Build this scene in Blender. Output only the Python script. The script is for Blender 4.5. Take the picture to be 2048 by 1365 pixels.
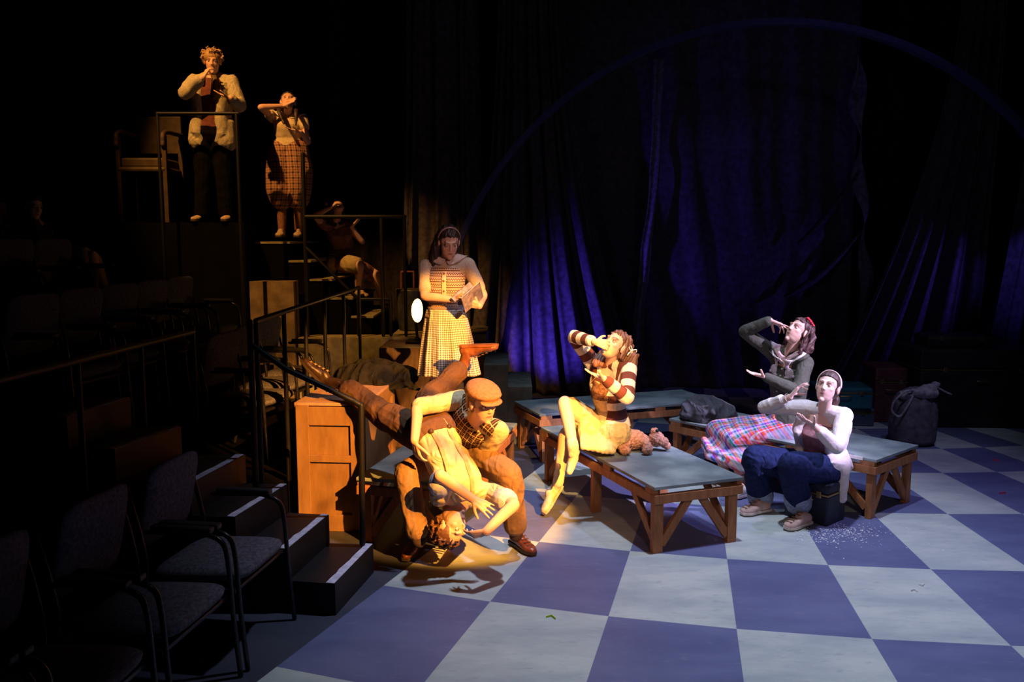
import bpy, bmesh, math, random
import numpy as np
from mathutils import Vector, Matrix, noise
random.seed(7); rng = np.random.RandomState(7)
for o in list(bpy.data.objects): bpy.data.objects.remove(o, do_unlink=True)
scene = bpy.context.scene
col = scene.collection
V = Vector
PI = math.pi

# ---------------------------------------------------------------- camera
FOC, PITCH, CAMH = 1705.0, 0.121, 2.046
cam_data = bpy.data.cameras.new('camera'); cam = bpy.data.objects.new('camera', cam_data); col.objects.link(cam)
cam_data.sensor_width = 36.0; cam_data.lens = FOC/2048*36.0; cam_data.clip_end = 60
cam.location = (0, 0, CAMH); cam.rotation_euler = (PI/2-PITCH, 0, 0)
scene.camera = cam
scene.view_settings.view_transform = 'Standard'; scene.view_settings.look = 'None'
scene.view_settings.exposure = 0.0; scene.view_settings.gamma = 1.0; scene.view_settings.use_curve_mapping = False

# ---------------------------------------------------------------- world: an almost black theatre
w = bpy.data.worlds.new('dark_theatre'); scene.world = w; w.use_nodes = True
w.node_tree.nodes['Background'].inputs[0].default_value = (0.35, 0.3, 0.5, 1)
w.node_tree.nodes['Background'].inputs[1].default_value = 0.0016

# ---------------------------------------------------------------- stage lighting rig, plus two added fills
def spot(name, loc, target, power, color, angle, blend=0.5, radius=0.08, gobo=None):
    d = bpy.data.lights.new(name, 'SPOT'); d.energy = power; d.color = color
    d.spot_size = math.radians(angle); d.spot_blend = blend; d.shadow_soft_size = radius
    o = bpy.data.objects.new(name, d); col.objects.link(o); o.location = loc
    o.rotation_euler = (V(target)-V(loc)).to_track_quat('-Z', 'Y').to_euler()
    if gobo:                                     # a breakup gobo: noise in the beam
        d.use_nodes = True; nt = d.node_tree; n = nt.nodes; em = n['Emission']
        tc = n.new('ShaderNodeTexCoord'); nz = n.new('ShaderNodeTexNoise'); rp = n.new('ShaderNodeValToRGB')
        nz.inputs['Scale'].default_value = gobo[0]; nz.inputs['Detail'].default_value = 2
        rp.color_ramp.elements[0].position = gobo[1]; rp.color_ramp.elements[1].position = gobo[2]
        rp.color_ramp.elements[0].color = (gobo[3],)*3+(1,)
        nt.links.new(tc.outputs['Normal'], nz.inputs['Vector']); nt.links.new(nz.outputs['Fac'], rp.inputs[0])
        nt.links.new(rp.outputs[0], em.inputs['Color'])
    return o
WARM = (1.0, 0.40, 0.06)
spot('warm_front_spot', (2.9, 0.4, 4.2), (-0.28, 5.75, 0.90), 10000, (1.0, 0.40, 0.06), 18.5, 0.25, 0.03, (26, .36, .46, .35))
spot('warm_girl_spot', (1.0, 0.6, 4.6), (0.62, 6.15, 0.95), 3600, (1.0, 0.56, 0.20), 9.0, 0.35, 0.03)
spot('cool_top_front', (1.3, 4.9, 7.0), (1.25, 5.0, 0), 1380, (0.72, 0.80, 1.0), 56, 0.9, 0.12)
spot('cool_top_right', (4.0, 5.6, 6.6), (2.7, 6.0, 0), 560, (0.54, 0.48, 1.0), 60, 1.0, 0.12)
spot('front_fill', (1.2, -1.5, 4.6), (1.55, 6.0, 0.3), 330, (1.0, 0.72, 0.62), 27, 1.0, 0.15)  # soft fill added behind the camera to lift the bench fronts
spot('cool_top_back', (1.2, 7.6, 6.6), (1.1, 7.5, 0), 360, (0.55, 0.75, 1.0), 42, 0.9, 0.12)
spot('cool_luggage_fill', (3.0, 5.4, 6.2), (4.1, 8.9, 0.5), 150, (0.62, 0.66, 1.0), 24, 0.8, 0.1)  # added fill that brightens the luggage, not one of the stage lamps
spot('violet_right_spot', (5.2, 3.6, 4.0), (2.05, 6.35, 0.90), 3000, (0.76, 0.62, 1.0), 17, 0.5, 0.05)
spot('amber_stairs_spot', (-4.3, 5.5, 7.1), (-2.60, 9.3, 2.45), 1900, (1.0, 0.45, 0.10), 29, 0.6, 0.04)
spot('reader_spot', (2.0, 1.0, 4.6), (-0.5, 6.5, 1.6), 400, (1.0, 0.50, 0.38), 10, 0.5, 0.04)
spot('blue_curtain_left', (-0.15, 10.1, 0.15), (0.70, 11.1, 1.0), 210, (0.11, 0.06, 1.0), 68, 0.9, 0.04)
spot('blue_curtain_far_left', (-0.25, 9.05, 0.25), (-0.35, 11.2, 0.6), 60, (0.10, 0.06, 1.0), 55, 0.9, 0.04)
spot('blue_curtain_right', (6.7, 9.5, 2.0), (4.9, 10.95, 1.4), 80, (0.15, 0.09, 1.0), 52, 1.0, 0.04)
spot('blue_curtain_edge', (5.4, 9.7, 2.4), (6.5, 10.6, 1.5), 34, (0.12, 0.10, 1.0), 48, 0.8, 0.04)
spot('violet_curtain_wash', (4.4, 6.6, 5.6), (3.3, 11.4, 2.4), 15, (0.60, 0.36, 1.0), 60, 1.0, 0.1)

# ---------------------------------------------------------------- pixel helpers (a pixel ray to a real point)
_R = V((1, 0, 0)); _F = V((0, math.cos(PITCH), -math.sin(PITCH))); _U = _R.cross(_F)
def at(px, py, Y):
    d = _R*(px-1024)/FOC - _U*(py-682.5)/FOC + _F
    return V((0, 0, CAMH)) + d*(Y/d.y)
def gp(px, py, z=0.0):
    d = _R*(px-1024)/FOC - _U*(py-682.5)/FOC + _F
    return V((0, 0, CAMH)) + d*((z-CAMH)/d.z)

# ---------------------------------------------------------------- materials
def newmat(name):
    m = bpy.data.materials.new(name); m.use_nodes = True
    return m, m.node_tree, m.node_tree.nodes, m.node_tree.nodes['Principled BSDF']
def L(nt, a, b): nt.links.new(a, b)
def mth(nt, op, a, b=None, c=None):
    n = nt.nodes.new('ShaderNodeMath'); n.operation = op
    for i, x in enumerate((a, b, c)):
        if x is None: continue
        if isinstance(x, (int, float)): n.inputs[i].default_value = x
        else: nt.links.new(x, n.inputs[i])
    return n.outputs[0]
def mix(nt, f, a, b):
    n = nt.nodes.new('ShaderNodeMix'); n.data_type = 'RGBA'
    for i, x in ((0, f), (6, a), (7, b)):
        if isinstance(x, (int, float)): n.inputs[i].default_value = x
        elif isinstance(x, (tuple, list)): n.inputs[i].default_value = (*x[:3], 1)
        else: nt.links.new(x, n.inputs[i])
    return n.outputs[2]
def noise_fac(nt, scale, detail=4, vec=None, rough=0.5):
    n = nt.nodes.new('ShaderNodeTexNoise'); n.inputs['Scale'].default_value = scale; n.inputs['Detail'].default_value = detail
    n.inputs['Roughness'].default_value = rough
    if vec is None:
        tc = nt.nodes.new('ShaderNodeTexCoord'); vec = tc.outputs['Object']
    nt.links.new(vec, n.inputs['Vector']); return n.outputs['Fac']
def bump(nt, bsdf, h, strength, dist=0.01):
    b = nt.nodes.new('ShaderNodeBump'); b.inputs['Strength'].default_value = strength; b.inputs['Distance'].default_value = dist
    nt.links.new(h, b.inputs['Height']); nt.links.new(b.outputs[0], bsdf.inputs['Normal'])
_M = {}
def foldbump(nt, b, fine, fstr, fold, scale=7.0):
    tc = nt.nodes.new('ShaderNodeTexCoord'); mp = nt.nodes.new('ShaderNodeMapping'); mp.inputs['Rotation'].default_value = (.5, .4, .3); mp.inputs['Scale'].default_value = (1, .45, .8)
    L(nt, tc.outputs['Object'], mp.inputs[0])
    n = nt.nodes.new('ShaderNodeTexNoise'); n.inputs['Scale'].default_value = scale; n.inputs['Detail'].default_value = 1.5; n.inputs['Distortion'].default_value = 1.4
    L(nt, mp.outputs[0], n.inputs['Vector']); d_ = mth(nt, 'SUBTRACT', n.outputs['Fac'], .5); r = mth(nt, 'MULTIPLY', mth(nt, 'SQRT', mth(nt, 'ADD', mth(nt, 'MULTIPLY', d_, d_), .0016)), 1.6)
    b1 = nt.nodes.new('ShaderNodeBump'); b1.inputs['Strength'].default_value = fold; b1.inputs['Distance'].default_value = .035; L(nt, r, b1.inputs['Height'])
    b2 = nt.nodes.new('ShaderNodeBump'); b2.inputs['Strength'].default_value = fstr; b2.inputs['Distance'].default_value = .006; L(nt, fine, b2.inputs['Height'])
    L(nt, b1.outputs[0], b2.inputs['Normal']); L(nt, b2.outputs[0], b.inputs['Normal'])
def mat(name, c, rough=0.8, var=0.12, scale=30, bmp=0.15, bscale=None, metal=0.0, spec=0.3, c2=None, fold=0):
    if name in _M: return _M[name]
    m, nt, n, b = newmat(name)
    f = noise_fac(nt, scale)
    c2 = c2 or tuple(x*(1-var*2) for x in c)
    r = nt.nodes.new('ShaderNodeMapRange'); r.inputs[1].default_value = .35; r.inputs[2].default_value = .65
    L(nt, f, r.inputs[0])
    L(nt, mix(nt, r.outputs[0], c2, tuple(min(1, x*(1+var)) for x in c)), b.inputs['Base Color'])
    b.inputs['Roughness'].default_value = rough; b.inputs['Metallic'].default_value = metal
    b.inputs['Specular IOR Level'].default_value = spec
    if fold: foldbump(nt, b, noise_fac(nt, bscale or scale*4), bmp, fold)
    elif bmp: bump(nt, b, noise_fac(nt, bscale or scale*4), bmp)
    _M[name] = m; return m
def wood(name, c, dark, scale=6):
    if name in _M: return _M[name]
    m, nt, n, b = newmat(name)
    tc = nt.nodes.new('ShaderNodeTexCoord'); mp = nt.nodes.new('ShaderNodeMapping')
    mp.inputs['Scale'].default_value = (1, 1, .25); L(nt, tc.outputs['Object'], mp.inputs[0])
    f = noise_fac(nt, scale*4, 6, mp.outputs[0], .65)
    r = nt.nodes.new('ShaderNodeMapRange'); r.inputs[1].default_value = .35; r.inputs[2].default_value = .68; L(nt, f, r.inputs[0])
    L(nt, mix(nt, r.outputs[0], dark, c), b.inputs['Base Color']); b.inputs['Roughness'].default_value = .6
    b.inputs['Specular IOR Level'].default_value = .3
    bump(nt, b, f, .25, .004); _M[name] = m; return m
def patmat(name, fn, rough=.85, bmp=.25, bscale=160):
    """cloth with a woven / printed pattern: fn(nt, u, v, w) -> colour socket, from the cloth's own 'pat' coordinate"""
    if name in _M: return _M[name]
    m, nt, n, b = newmat(name)
    a = n.new('ShaderNodeAttribute'); a.attribute_name = 'pat'
    s = n.new('ShaderNodeSeparateXYZ'); L(nt, a.outputs['Vector'], s.inputs[0])
    L(nt, fn(nt, s.outputs[0], s.outputs[1], s.outputs[2]), b.inputs['Base Color'])
    b.inputs['Roughness'].default_value = rough; b.inputs['Specular IOR Level'].default_value = .2
    foldbump(nt, b, noise_fac(nt, bscale), bmp, .45); _M[name] = m; return m
def stripe(nt, x, period, width, off=0.0):
    f = mth(nt, 'FRACT', mth(nt, 'ADD', mth(nt, 'DIVIDE', x, period), off+100.0))
    return mth(nt, 'LESS_THAN', f, width)
def colmat(name, rough=.55, spec=.35, bmp=.08, sss=0.08):
    if name in _M: return _M[name]
    m, nt, n, b = newmat(name)
    a = n.new('ShaderNodeAttribute'); a.attribute_name = 'Col'
    f = noise_fac(nt, 60)
    L(nt, mix(nt, mth(nt, 'MULTIPLY', f, .16), a.outputs['Color'], (.75, .35, .25)), b.inputs['Base Color'])
    b.inputs['Roughness'].default_value = rough; b.inputs['Specular IOR Level'].default_value = spec
    b.inputs['Subsurface Weight'].default_value = sss; b.inputs['Subsurface Radius'].default_value = (.01, .004, .002)
    b.inputs['Subsurface Scale'].default_value = .6
    bump(nt, b, noise_fac(nt, 220), bmp, .002); _M[name] = m; return m

# ---------------------------------------------------------------- object helpers
def tag(o, label=None, cat=None, group=None, kind=None):
    if label: o['label'] = label
    if cat: o['category'] = cat
    if group: o['group'] = group
    if kind: o['kind'] = kind
    return o
def thing(name, loc, label, cat, group=None, rz=0):
    o = bpy.data.objects.new(name, None); col.objects.link(o); o.location = loc; o.rotation_euler = (0, 0, rz)
    o.empty_display_size = .1
    return tag(o, label, cat, group)
def root_of(o):
    while o.parent: o = o.parent
    return o
def mesh_obj(name, me, m, parent=None, world=False, smooth=True):
    """world=True: the mesh was built in world coordinates; it is shifted to the root's own origin"""
    if world and parent is not None:
        r = root_of(parent); me.transform(Matrix.Translation(r.location).inverted())
    o = bpy.data.objects.new(name, me); col.objects.link(o)
    if m is not None:
        me.materials.clear(); me.materials.append(m)
    if parent is not None: o.parent = parent
    if smooth: me.polygons.foreach_set('use_smooth', [True]*len(me.polygons))
    return o
def from_bm(name, bm, m, parent=None, world=False, smooth=False, bev=0, sub=0):
    me = bpy.data.meshes.new(name); bm.normal_update(); bm.to_mesh(me); bm.free()
    o = mesh_obj(name, me, m, parent, world, smooth)
    if bev:
        b = o.modifiers.new('bevel', 'BEVEL'); b.width = bev; b.segments = 2; b.limit_method = 'ANGLE'
    if sub:
        s = o.modifiers.new('sub', 'SUBSURF'); s.levels = sub; s.render_levels = sub
    return o
def box(bm, c, s, rot=None):
    M = Matrix.Translation(V(c)) @ (rot.to_4x4() if rot else Matrix.Identity(4)) @ Matrix.Diagonal((*s, 1))
    return bmesh.ops.create_cube(bm, size=1, matrix=M)['verts']
def frame(d, up=V((0, 0, 1))):
    """rotation whose Z axis is d"""
    d = V(d).normalized()
    if abs(d.dot(up)) > .98: up = V((0, 1, 0))
    x = up.cross(d).normalized(); y = d.cross(x)
    return Matrix((x, y, d)).transposed()
def bar(bm, a, b, w, t, up=V((0, 0, 1))):
    a, b = V(a), V(b); R = frame(b-a, up)
    return box(bm, (a+b)/2, (w, t, (b-a).length), R)
def capsule(bm, a, b, ra, rb, seg=14):
    a, b = V(a), V(b); d = b-a; l = d.length
    if l < 1e-5: d = V((0, 0, 1)); l = 1e-5
    R = frame(d); rings = []
    for k in range(5):
        t = (k/4.5)*PI/2; rings.append((-ra*math.cos(t), ra*math.sin(t)))
    rings = [(-ra*math.cos(t), ra*math.sin(t)) for t in [PI/2*(i/4) for i in range(1, 5)]] + \
            [(l+rb*math.sin(t), rb*math.cos(t)) for t in [PI/2*(i/4) for i in range(0, 4)]]
    vs = []
    for z, r in rings:
        vs.append([bm.verts.new(a + R @ V((r*math.cos(2*PI*j/seg), r*math.sin(2*PI*j/seg), z))) for j in range(seg)])
    p0 = bm.verts.new(a + R @ V((0, 0, -ra))); p1 = bm.verts.new(a + R @ V((0, 0, l+rb)))
    for j in range(seg):
        k = (j+1) % seg
        bm.faces.new((p0, vs[0][k], vs[0][j])); bm.faces.new((p1, vs[-1][j], vs[-1][k]))
        for i in range(len(vs)-1):
            bm.faces.new((vs[i][j], vs[i][k], vs[i+1][k], vs[i+1][j]))
def limb(bm, pts, rad, n=6, seg=14):
    """smooth chain of capsules through pts (Catmull-Rom) with tapering radii"""
    pts = [V(p) for p in pts]
    P_ = [pts[0]*2-pts[1]] + pts + [pts[-1]*2-pts[-2]]
    out, rr = [], []
    for i in range(len(pts)-1):
        p0, p1, p2, p3 = P_[i:i+4]
        for k in range(n):
            t = k/n; t2 = t*t; t3 = t2*t
            out.append(.5*((2*p1)+(p2-p0)*t+(2*p0-5*p1+4*p2-p3)*t2+(3*p1-p0-3*p2+p3)*t3))
            rr.append(rad[i]*(1-t)+rad[i+1]*t)
    out.append(pts[-1]); rr.append(rad[-1])
    for i in range(len(out)-1): capsule(bm, out[i], out[i+1], rr[i], rr[i+1], seg)
def ell(bm, c, r, R=None, seg=20):
    M = Matrix.Translation(V(c)) @ (R.to_4x4() if R else Matrix.Identity(4)) @ Matrix.Diagonal((*r, 1))
    bmesh.ops.create_uvsphere(bm, u_segments=seg, v_segments=seg*2//3, radius=1, matrix=M)
def loft(bm, rings, seg=28, pw=2.3):
    """rings: (centre, side vector, half width, forward vector, half depth)"""
    vs = []
    for c, s, hw, f, hd in rings:
        row = []
        for j in range(seg):
            t = 2*PI*j/seg; ct, st = math.cos(t), math.sin(t)
            a = math.copysign(abs(ct)**(2/pw), ct); b = math.copysign(abs(st)**(2/pw), st)
            row.append(bm.verts.new(V(c)+V(s)*hw*a+V(f)*hd*b))
        vs.append(row)
    for i in range(len(vs)-1):
        for j in range(seg):
            k = (j+1) % seg; bm.faces.new((vs[i][j], vs[i][k], vs[i+1][k], vs[i+1][j]))
    bm.faces.new(list(reversed(vs[0]))); bm.faces.new(vs[-1])
def fused(bm, voxel, smooth=4, fac=.5):
    """fuse all overlapping closed shapes into ONE continuous skin"""
    bmesh.ops.recalc_face_normals(bm, faces=bm.faces)
    me = bpy.data.meshes.new('tmp'); bm.to_mesh(me); bm.free()
    o = bpy.data.objects.new('tmp', me); col.objects.link(o)
    r = o.modifiers.new('r', 'REMESH'); r.mode = 'VOXEL'; r.voxel_size = voxel; r.use_smooth_shade = True
    s = o.modifiers.new('s', 'SMOOTH'); s.factor = fac; s.iterations = smooth
    dg = bpy.context.evaluated_depsgraph_get()
    out = bpy.data.meshes.new_from_object(o.evaluated_get(dg))
    bpy.data.objects.remove(o); bpy.data.meshes.remove(me)
    return out
def coords(me):
    a = np.empty(len(me.vertices)*3, np.float32); me.vertices.foreach_get('co', a); return a.reshape(-1, 3)
def normals(me):
    a = np.empty(len(me.vertices)*3, np.float32); me.vertices.foreach_get('normal', a); return a.reshape(-1, 3)
def setco(me, a): me.vertices.foreach_set('co', a.astype(np.float32).ravel()); me.update()
def vnoise(co, scale, seed=0, oct=2):
    """cheap smooth pseudo noise: sums of rotated sines"""
    r = np.random.RandomState(seed); out = np.zeros(len(co)); amp = 1; tot = 0
    for o_ in range(oct):
        for k in range(5):
            d = r.normal(size=3); d /= np.linalg.norm(d)
            d2 = r.normal(size=3)
            out += amp*np.sin(co@d*scale*2*PI*(1+.3*k/5)+r.rand()*6.28+1.2*np.sin(co@d2*scale*2.2+r.rand()*6))
            tot += amp
        scale *= 2.1; amp *= .5
    return out/tot*2
def wrinkle(me, amp, scale=9, seed=0, stretch=None):
    co = coords(me).astype(float); n = normals(me); c2 = co.copy()
    if stretch is not None:
        s = np.array(stretch, float); s /= np.linalg.norm(s); c2 = co - np.outer(co@s, s)*.7
    h = vnoise(c2, scale, seed, 1); h = .35-np.sqrt(h*h+.02)*.9
    setco(me, co+n*(h*amp)[:, None])
def put_attr(me, name, arr, typ='FLOAT_VECTOR'):
    a = me.attributes.new(name, typ, 'POINT')
    if typ == 'FLOAT_COLOR': arr = np.c_[arr, np.ones(len(arr))]; a.data.foreach_set('color', arr.astype(np.float32).ravel())
    else: a.data.foreach_set('vector', arr.astype(np.float32).ravel())
def seg_coord(co, chains):
    """for each vertex: (length along the nearest limb, angle*radius round it, chain id)"""
    best = np.full(len(co), 1e9); out = np.zeros((len(co), 3))
    for ci, (pts, start) in enumerate(chains):
        s0 = start
        for a, b in zip(pts[:-1], pts[1:]):
            a, b = np.array(a), np.array(b); d = b-a; l = np.linalg.norm(d); u = d/l
            t = np.clip((co-a)@u, 0, l); q = a+np.outer(t, u); r = np.linalg.norm(co-q, axis=1)
            R = np.array(frame(V(u))); x = (co-q)@R[:, 0]; y = (co-q)@R[:, 1]
            m = r < best; best[m] = r[m]
            tt = (co-a)@u
            out[m, 0] = s0+tt[m]; out[m, 1] = (np.arctan2(y, x)*np.maximum(r, .04))[m]; out[m, 2] = ci
            s0 += l
    return out
# ================================================================ THE SETTING
FC = V((3.5, 15.9, 0)); A0, DA = -1.88128522, 0.05686292
RR = {0: 11.859, 1: 10.857, 2: 9.757, 3: 8.642, 4: 7.810}
def ring(j): return RR[j] if j in RR else (11.859-1.03*j if j < 0 else max(0.0, 7.81-.9*(j-4)))
def fpt(i, j):
    a = A0+DA*i; r = ring(j); return FC + V((math.cos(a), math.sin(a), 0))*r
def floor_mat(name, c, c2, streak):
    m, nt, n, b = newmat(name)
    tc = n.new('ShaderNodeTexCoord'); mp = n.new('ShaderNodeMapping'); mp.inputs['Scale'].default_value = (1, 2.4, 1); mp.inputs['Rotation'].default_value = (0, 0, .5)
    L(nt, tc.outputs['Object'], mp.inputs[0])
    f1 = noise_fac(nt, 1.6, 8, mp.outputs[0], .62); f2 = noise_fac(nt, 9, 6, mp.outputs[0], .7)
    r = n.new('ShaderNodeMapRange'); r.inputs[1].default_value = .38; r.inputs[2].default_value = .62; L(nt, f1, r.inputs[0])
    a = mix(nt, r.outputs[0], c, c2)
    r2 = n.new('ShaderNodeMapRange'); r2.inputs[1].default_value = .56; r2.inputs[2].default_value = .70; L(nt, f2, r2.inputs[0])
    L(nt, mix(nt, mth(nt, 'MULTIPLY', r2.outputs[0], .55), a, streak), b.inputs['Base Color'])
    b.inputs['Roughness'].default_value = .5; b.inputs['Specular IOR Level'].default_value = .35
    bump(nt, b, f2, .08, .004); return m
m_light = floor_mat('pale_painted_floor', (.47, .52, .49), (.33, .385, .40), (.24, .27, .31))
m_dark = floor_mat('blue_painted_floor', (.125, .145, .275), (.095, .11, .23), (.18, .20, .30))
bm = bmesh.new(); vd = {}
def fv(i, j):
    if j >= 12: return vd.setdefault('c', None) or vd.__setitem__('c', bm.verts.new(FC)) or vd['c']
    if (i, j) not in vd: vd[i, j] = bm.verts.new(fpt(i, j))
    return vd[i, j]
for j in range(-7, 12):
    for i in range(-17, 24):
        q = [fv(i, j), fv(i+1, j), fv(i+1, j+1), fv(i, j+1)]
        q = list(dict.fromkeys(q))
        if len(q) < 3: continue
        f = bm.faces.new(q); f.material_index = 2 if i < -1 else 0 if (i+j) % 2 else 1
me = bpy.data.meshes.new('floor'); bm.normal_update(); bm.to_mesh(me); bm.free()
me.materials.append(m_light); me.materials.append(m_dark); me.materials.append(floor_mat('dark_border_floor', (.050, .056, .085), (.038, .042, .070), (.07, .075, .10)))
fl = bpy.data.objects.new('floor', me); col.objects.link(fl); tag(fl, kind='structure')
# black surround of the painted cloth
m_black = mat('black_paint', (.004, .0035, .004), .98, .1, 8, 0, spec=.02)
m_wall = mat('black_masonry', (.020, .018, .020), .95, .2, 5, .1, spec=.1)
def struct(name, c, s, m=m_wall):
    bm = bmesh.new(); box(bm, c, s); o = from_bm(name, bm, m); tag(o, kind='structure'); return o
struct('wall_back', (0.5, 13.1, 3.6), (19, .2, 7.8)); struct('wall_left', (-8.6, 4.5, 3.6), (.2, 17.4, 7.8))
struct('wall_right', (9.4, 4.5, 3.6), (.2, 17.4, 7.8)); struct('ceiling', (.4, 4.5, 7.7), (18.4, 17.6, .2))
struct('gap_light_1', (-8.4+1.55, 13.0-1.1, 3.95), (.05, .05, 5.2), mat('teal_gap_light', (.01, .07, .09), .6, .1))  # teal colour stands in for the dim light in a curtain gap
# shallow step of the floor surround at the left, seen between the stair units
# ---------------------------------------------------------------- arch
bm = bmesh.new(); ax, ay, az, ar = 3.09, 10.15, .50, 4.0; N = 72; pv = None
for k in range(N+1):
    t = PI*k/N
    row = [bm.verts.new((ax+(ar+dr)*math.cos(t), ay+dy, az+(ar+dr)*math.sin(t))) for dr, dy in ((-.035, -.06), (.035, -.06), (.035, .06), (-.035, .06))]
    if pv:
        for a in range(4): bm.faces.new((pv[a], pv[(a+1) % 4], row[(a+1) % 4], row[a]))
    else: bm.faces.new(row)
    pv = row
bm.faces.new(list(reversed(pv)))
for sx in (-1, 1): box(bm, (ax+sx*ar, ay, az/2), (.07, .12, az))
arch = from_bm('stage_arch', bm, mat('arch_blue', (.06, .075, .24), .6, .1, 12)); 
tag(arch, 'large thin blue semicircular arch standing in front of the dark curtains', 'arch')

# ---------------------------------------------------------------- curtains
m_curt = mat('charcoal_curtain', (.10, .085, .10), .95, .18, 14, .2, 260, spec=.1)
m_gauze = mat('grey_gauze', (.20, .18, .22), .95, .2, 18, .2, 260, spec=.1)
def drape(name, Y0, xt, xb, zt, zb, folds, amp, label, cat='curtain', ease=1.4, seed=0, m=m_curt, nu=260, nv=70, sag=0, grow=.35):
    r = np.random.RandomState(seed); ph = r.rand(8)*6.28
    bm = bmesh.new(); rows = []
    for b in range(nv+1):
        v = b/nv; g = v**ease; row = []
        for a in range(nu+1):
            u = a/nu
            x = (xt[0]+(xt[1]-xt[0])*u)*(1-g) + (xb[0]+(xb[1]-xb[0])*u)*g
            am = amp*(grow+(1-grow)*v)
            uu = u + .012*math.sin(3*v+ph[0])+.02*math.sin(u*9+ph[1]+v*1.5)
            f = math.sin(2*PI*folds*uu+ph[2]) + .55*math.sin(2*PI*folds*2.3*uu+ph[3]+1.2*v) + .35*math.sin(2*PI*folds*.45*uu+ph[4])
            f = math.copysign(abs(f/1.5)**.8, f)
            y = Y0+am*f
            z = zt+(zb-zt)*v
            if sag: y -= sag*abs(math.sin(PI*(v*3.2+.6*u)))**4*math.sin(PI*u)
            row.append(bm.verts.new((x+.25*am*math.cos(2*PI*folds*uu+ph[5]), y, z)))
        rows.append(row)
    for b in range(nv):
        for a in range(nu): bm.faces.new((rows[b][a], rows[b+1][a], rows[b+1][a+1], rows[b][a+1]))
    o = from_bm(name, bm, m, smooth=True)
    s = o.modifiers.new('solid', 'SOLIDIFY'); s.thickness = .006
    return tag(o, label, cat)
drape('curtain', 12.35, (-2.6, 8.6), (-2.6, 8.6), 7.5, 0.01, 15, .10, 'dark curtain hanging full width behind everything else at the back of the stage', seed=3, m=mat('black_back_curtain', (.035, .028, .030), .95, .18, 14, .2, 260, spec=.05))
drape('curtain', 11.55, (0.6, 4.55), (1.55, 4.6), 5.6, 0.012, 4.2, .07, 'wide dark middle curtain hanging between the two gathered blue-lit ones', seed=5, sag=.10)
drape('curtain', 11.0, (-.15, .66), (-.62, 1.75), 5.6, 0.012, 5.0, .13, 'gathered curtain left of centre, its folds lit bright blue, fanning out wide at its hem', seed=11, ease=1.9)
drape('curtain', 11.15, (-1.35, -.45), (-1.5, -.35), 5.6, 0.012, 3.0, .12, 'narrow curtain with blue folds behind the standing reader', seed=12)
drape('curtain', 10.95, (5.55, 6.1), (4.0, 5.95), 5.0, 0.012, 4.2, .12, 'gathered curtain on the right with slanting violet folds above the dark trunks', seed=21, ease=1.7)
drape('curtain', 10.7, (6.5, 7.6), (6.0, 7.4), 5.2, 0.012, 3.0, .13, 'rightmost curtain, pinched, with bright blue folds at the frame edge', seed=25)
def strip(Y0, pts, wdt, label, seed, tw):
    r = np.random.RandomState(seed); bm = bmesh.new(); rows = []; n = 90
    for b in range(n+1):
        v = b/n; x = np.interp(v, [p[0] for p in pts], [p[1] for p in pts]); z = 4.35+(.02-4.35)*v
        row = []
        for a in range(9):
            u = a/8-.5; wv = wdt*(1+tw*.5*math.sin(v*23+seed))
            row.append(bm.verts.new((x+u*wv+tw*.03*math.sin(v*31), Y0+.02*math.sin(u*9+v*7)+tw*.06*math.sin(v*26+u*3), z)))
        rows.append(row)
    for b in range(n):
        for a in range(8): bm.faces.new((rows[b][a], rows[b+1][a], rows[b+1][a+1], rows[b][a+1]))
    o = from_bm('fabric_strip', bm, m_gauze, smooth=True); s = o.modifiers.new('solid', 'SOLIDIFY'); s.thickness = .004
    return tag(o, label, 'fabric strip')
strip(11.30, [(0, 1.88), (.37, 1.86), (.74, 1.70), (1, 1.64)], .13, 'straight narrow pale fabric strip hanging left of centre before the middle curtain', 1, .15)
strip(11.25, [(0, 4.42), (.3, 4.5), (.52, 4.62), (.74, 4.66), (1, 4.6)], .12, 'crumpled twisted fabric strip hanging at the right of the middle curtain', 5, 1.0)
def swag(x0, z0, x1, z1, dip, label, Y0=11.3):
    bm = bmesh.new(); rows = []; n = 40
    for b in range(n+1):
        t = b/n; x = x0+(x1-x0)*t; z = z0+(z1-z0)*t-dip*math.sin(PI*t)
        wv = .05+.10*math.sin(PI*t)
        rows.append([bm.verts.new((x, Y0-.06*math.cos(PI*(a/6-.5)), z+(a/6-.5)*wv)) for a in range(7)])
    for b in range(n):
        for a in range(6): bm.faces.new((rows[b][a], rows[b+1][a], rows[b+1][a+1], rows[b][a+1]))
    o = from_bm('curtain_swag', bm, m_curt, smooth=True); s = o.modifiers.new('solid', 'SOLIDIFY'); s.thickness = .006
    return tag(o, label, 'swag')
swag(3.75, 1.95, 4.55, 2.95, .10, 'upper looped fold of cloth swagged left from the twisted strip')
swag(3.6, 1.25, 4.6, 2.15, .12, 'lower looped fold of cloth swagged left from the twisted strip')

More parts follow.
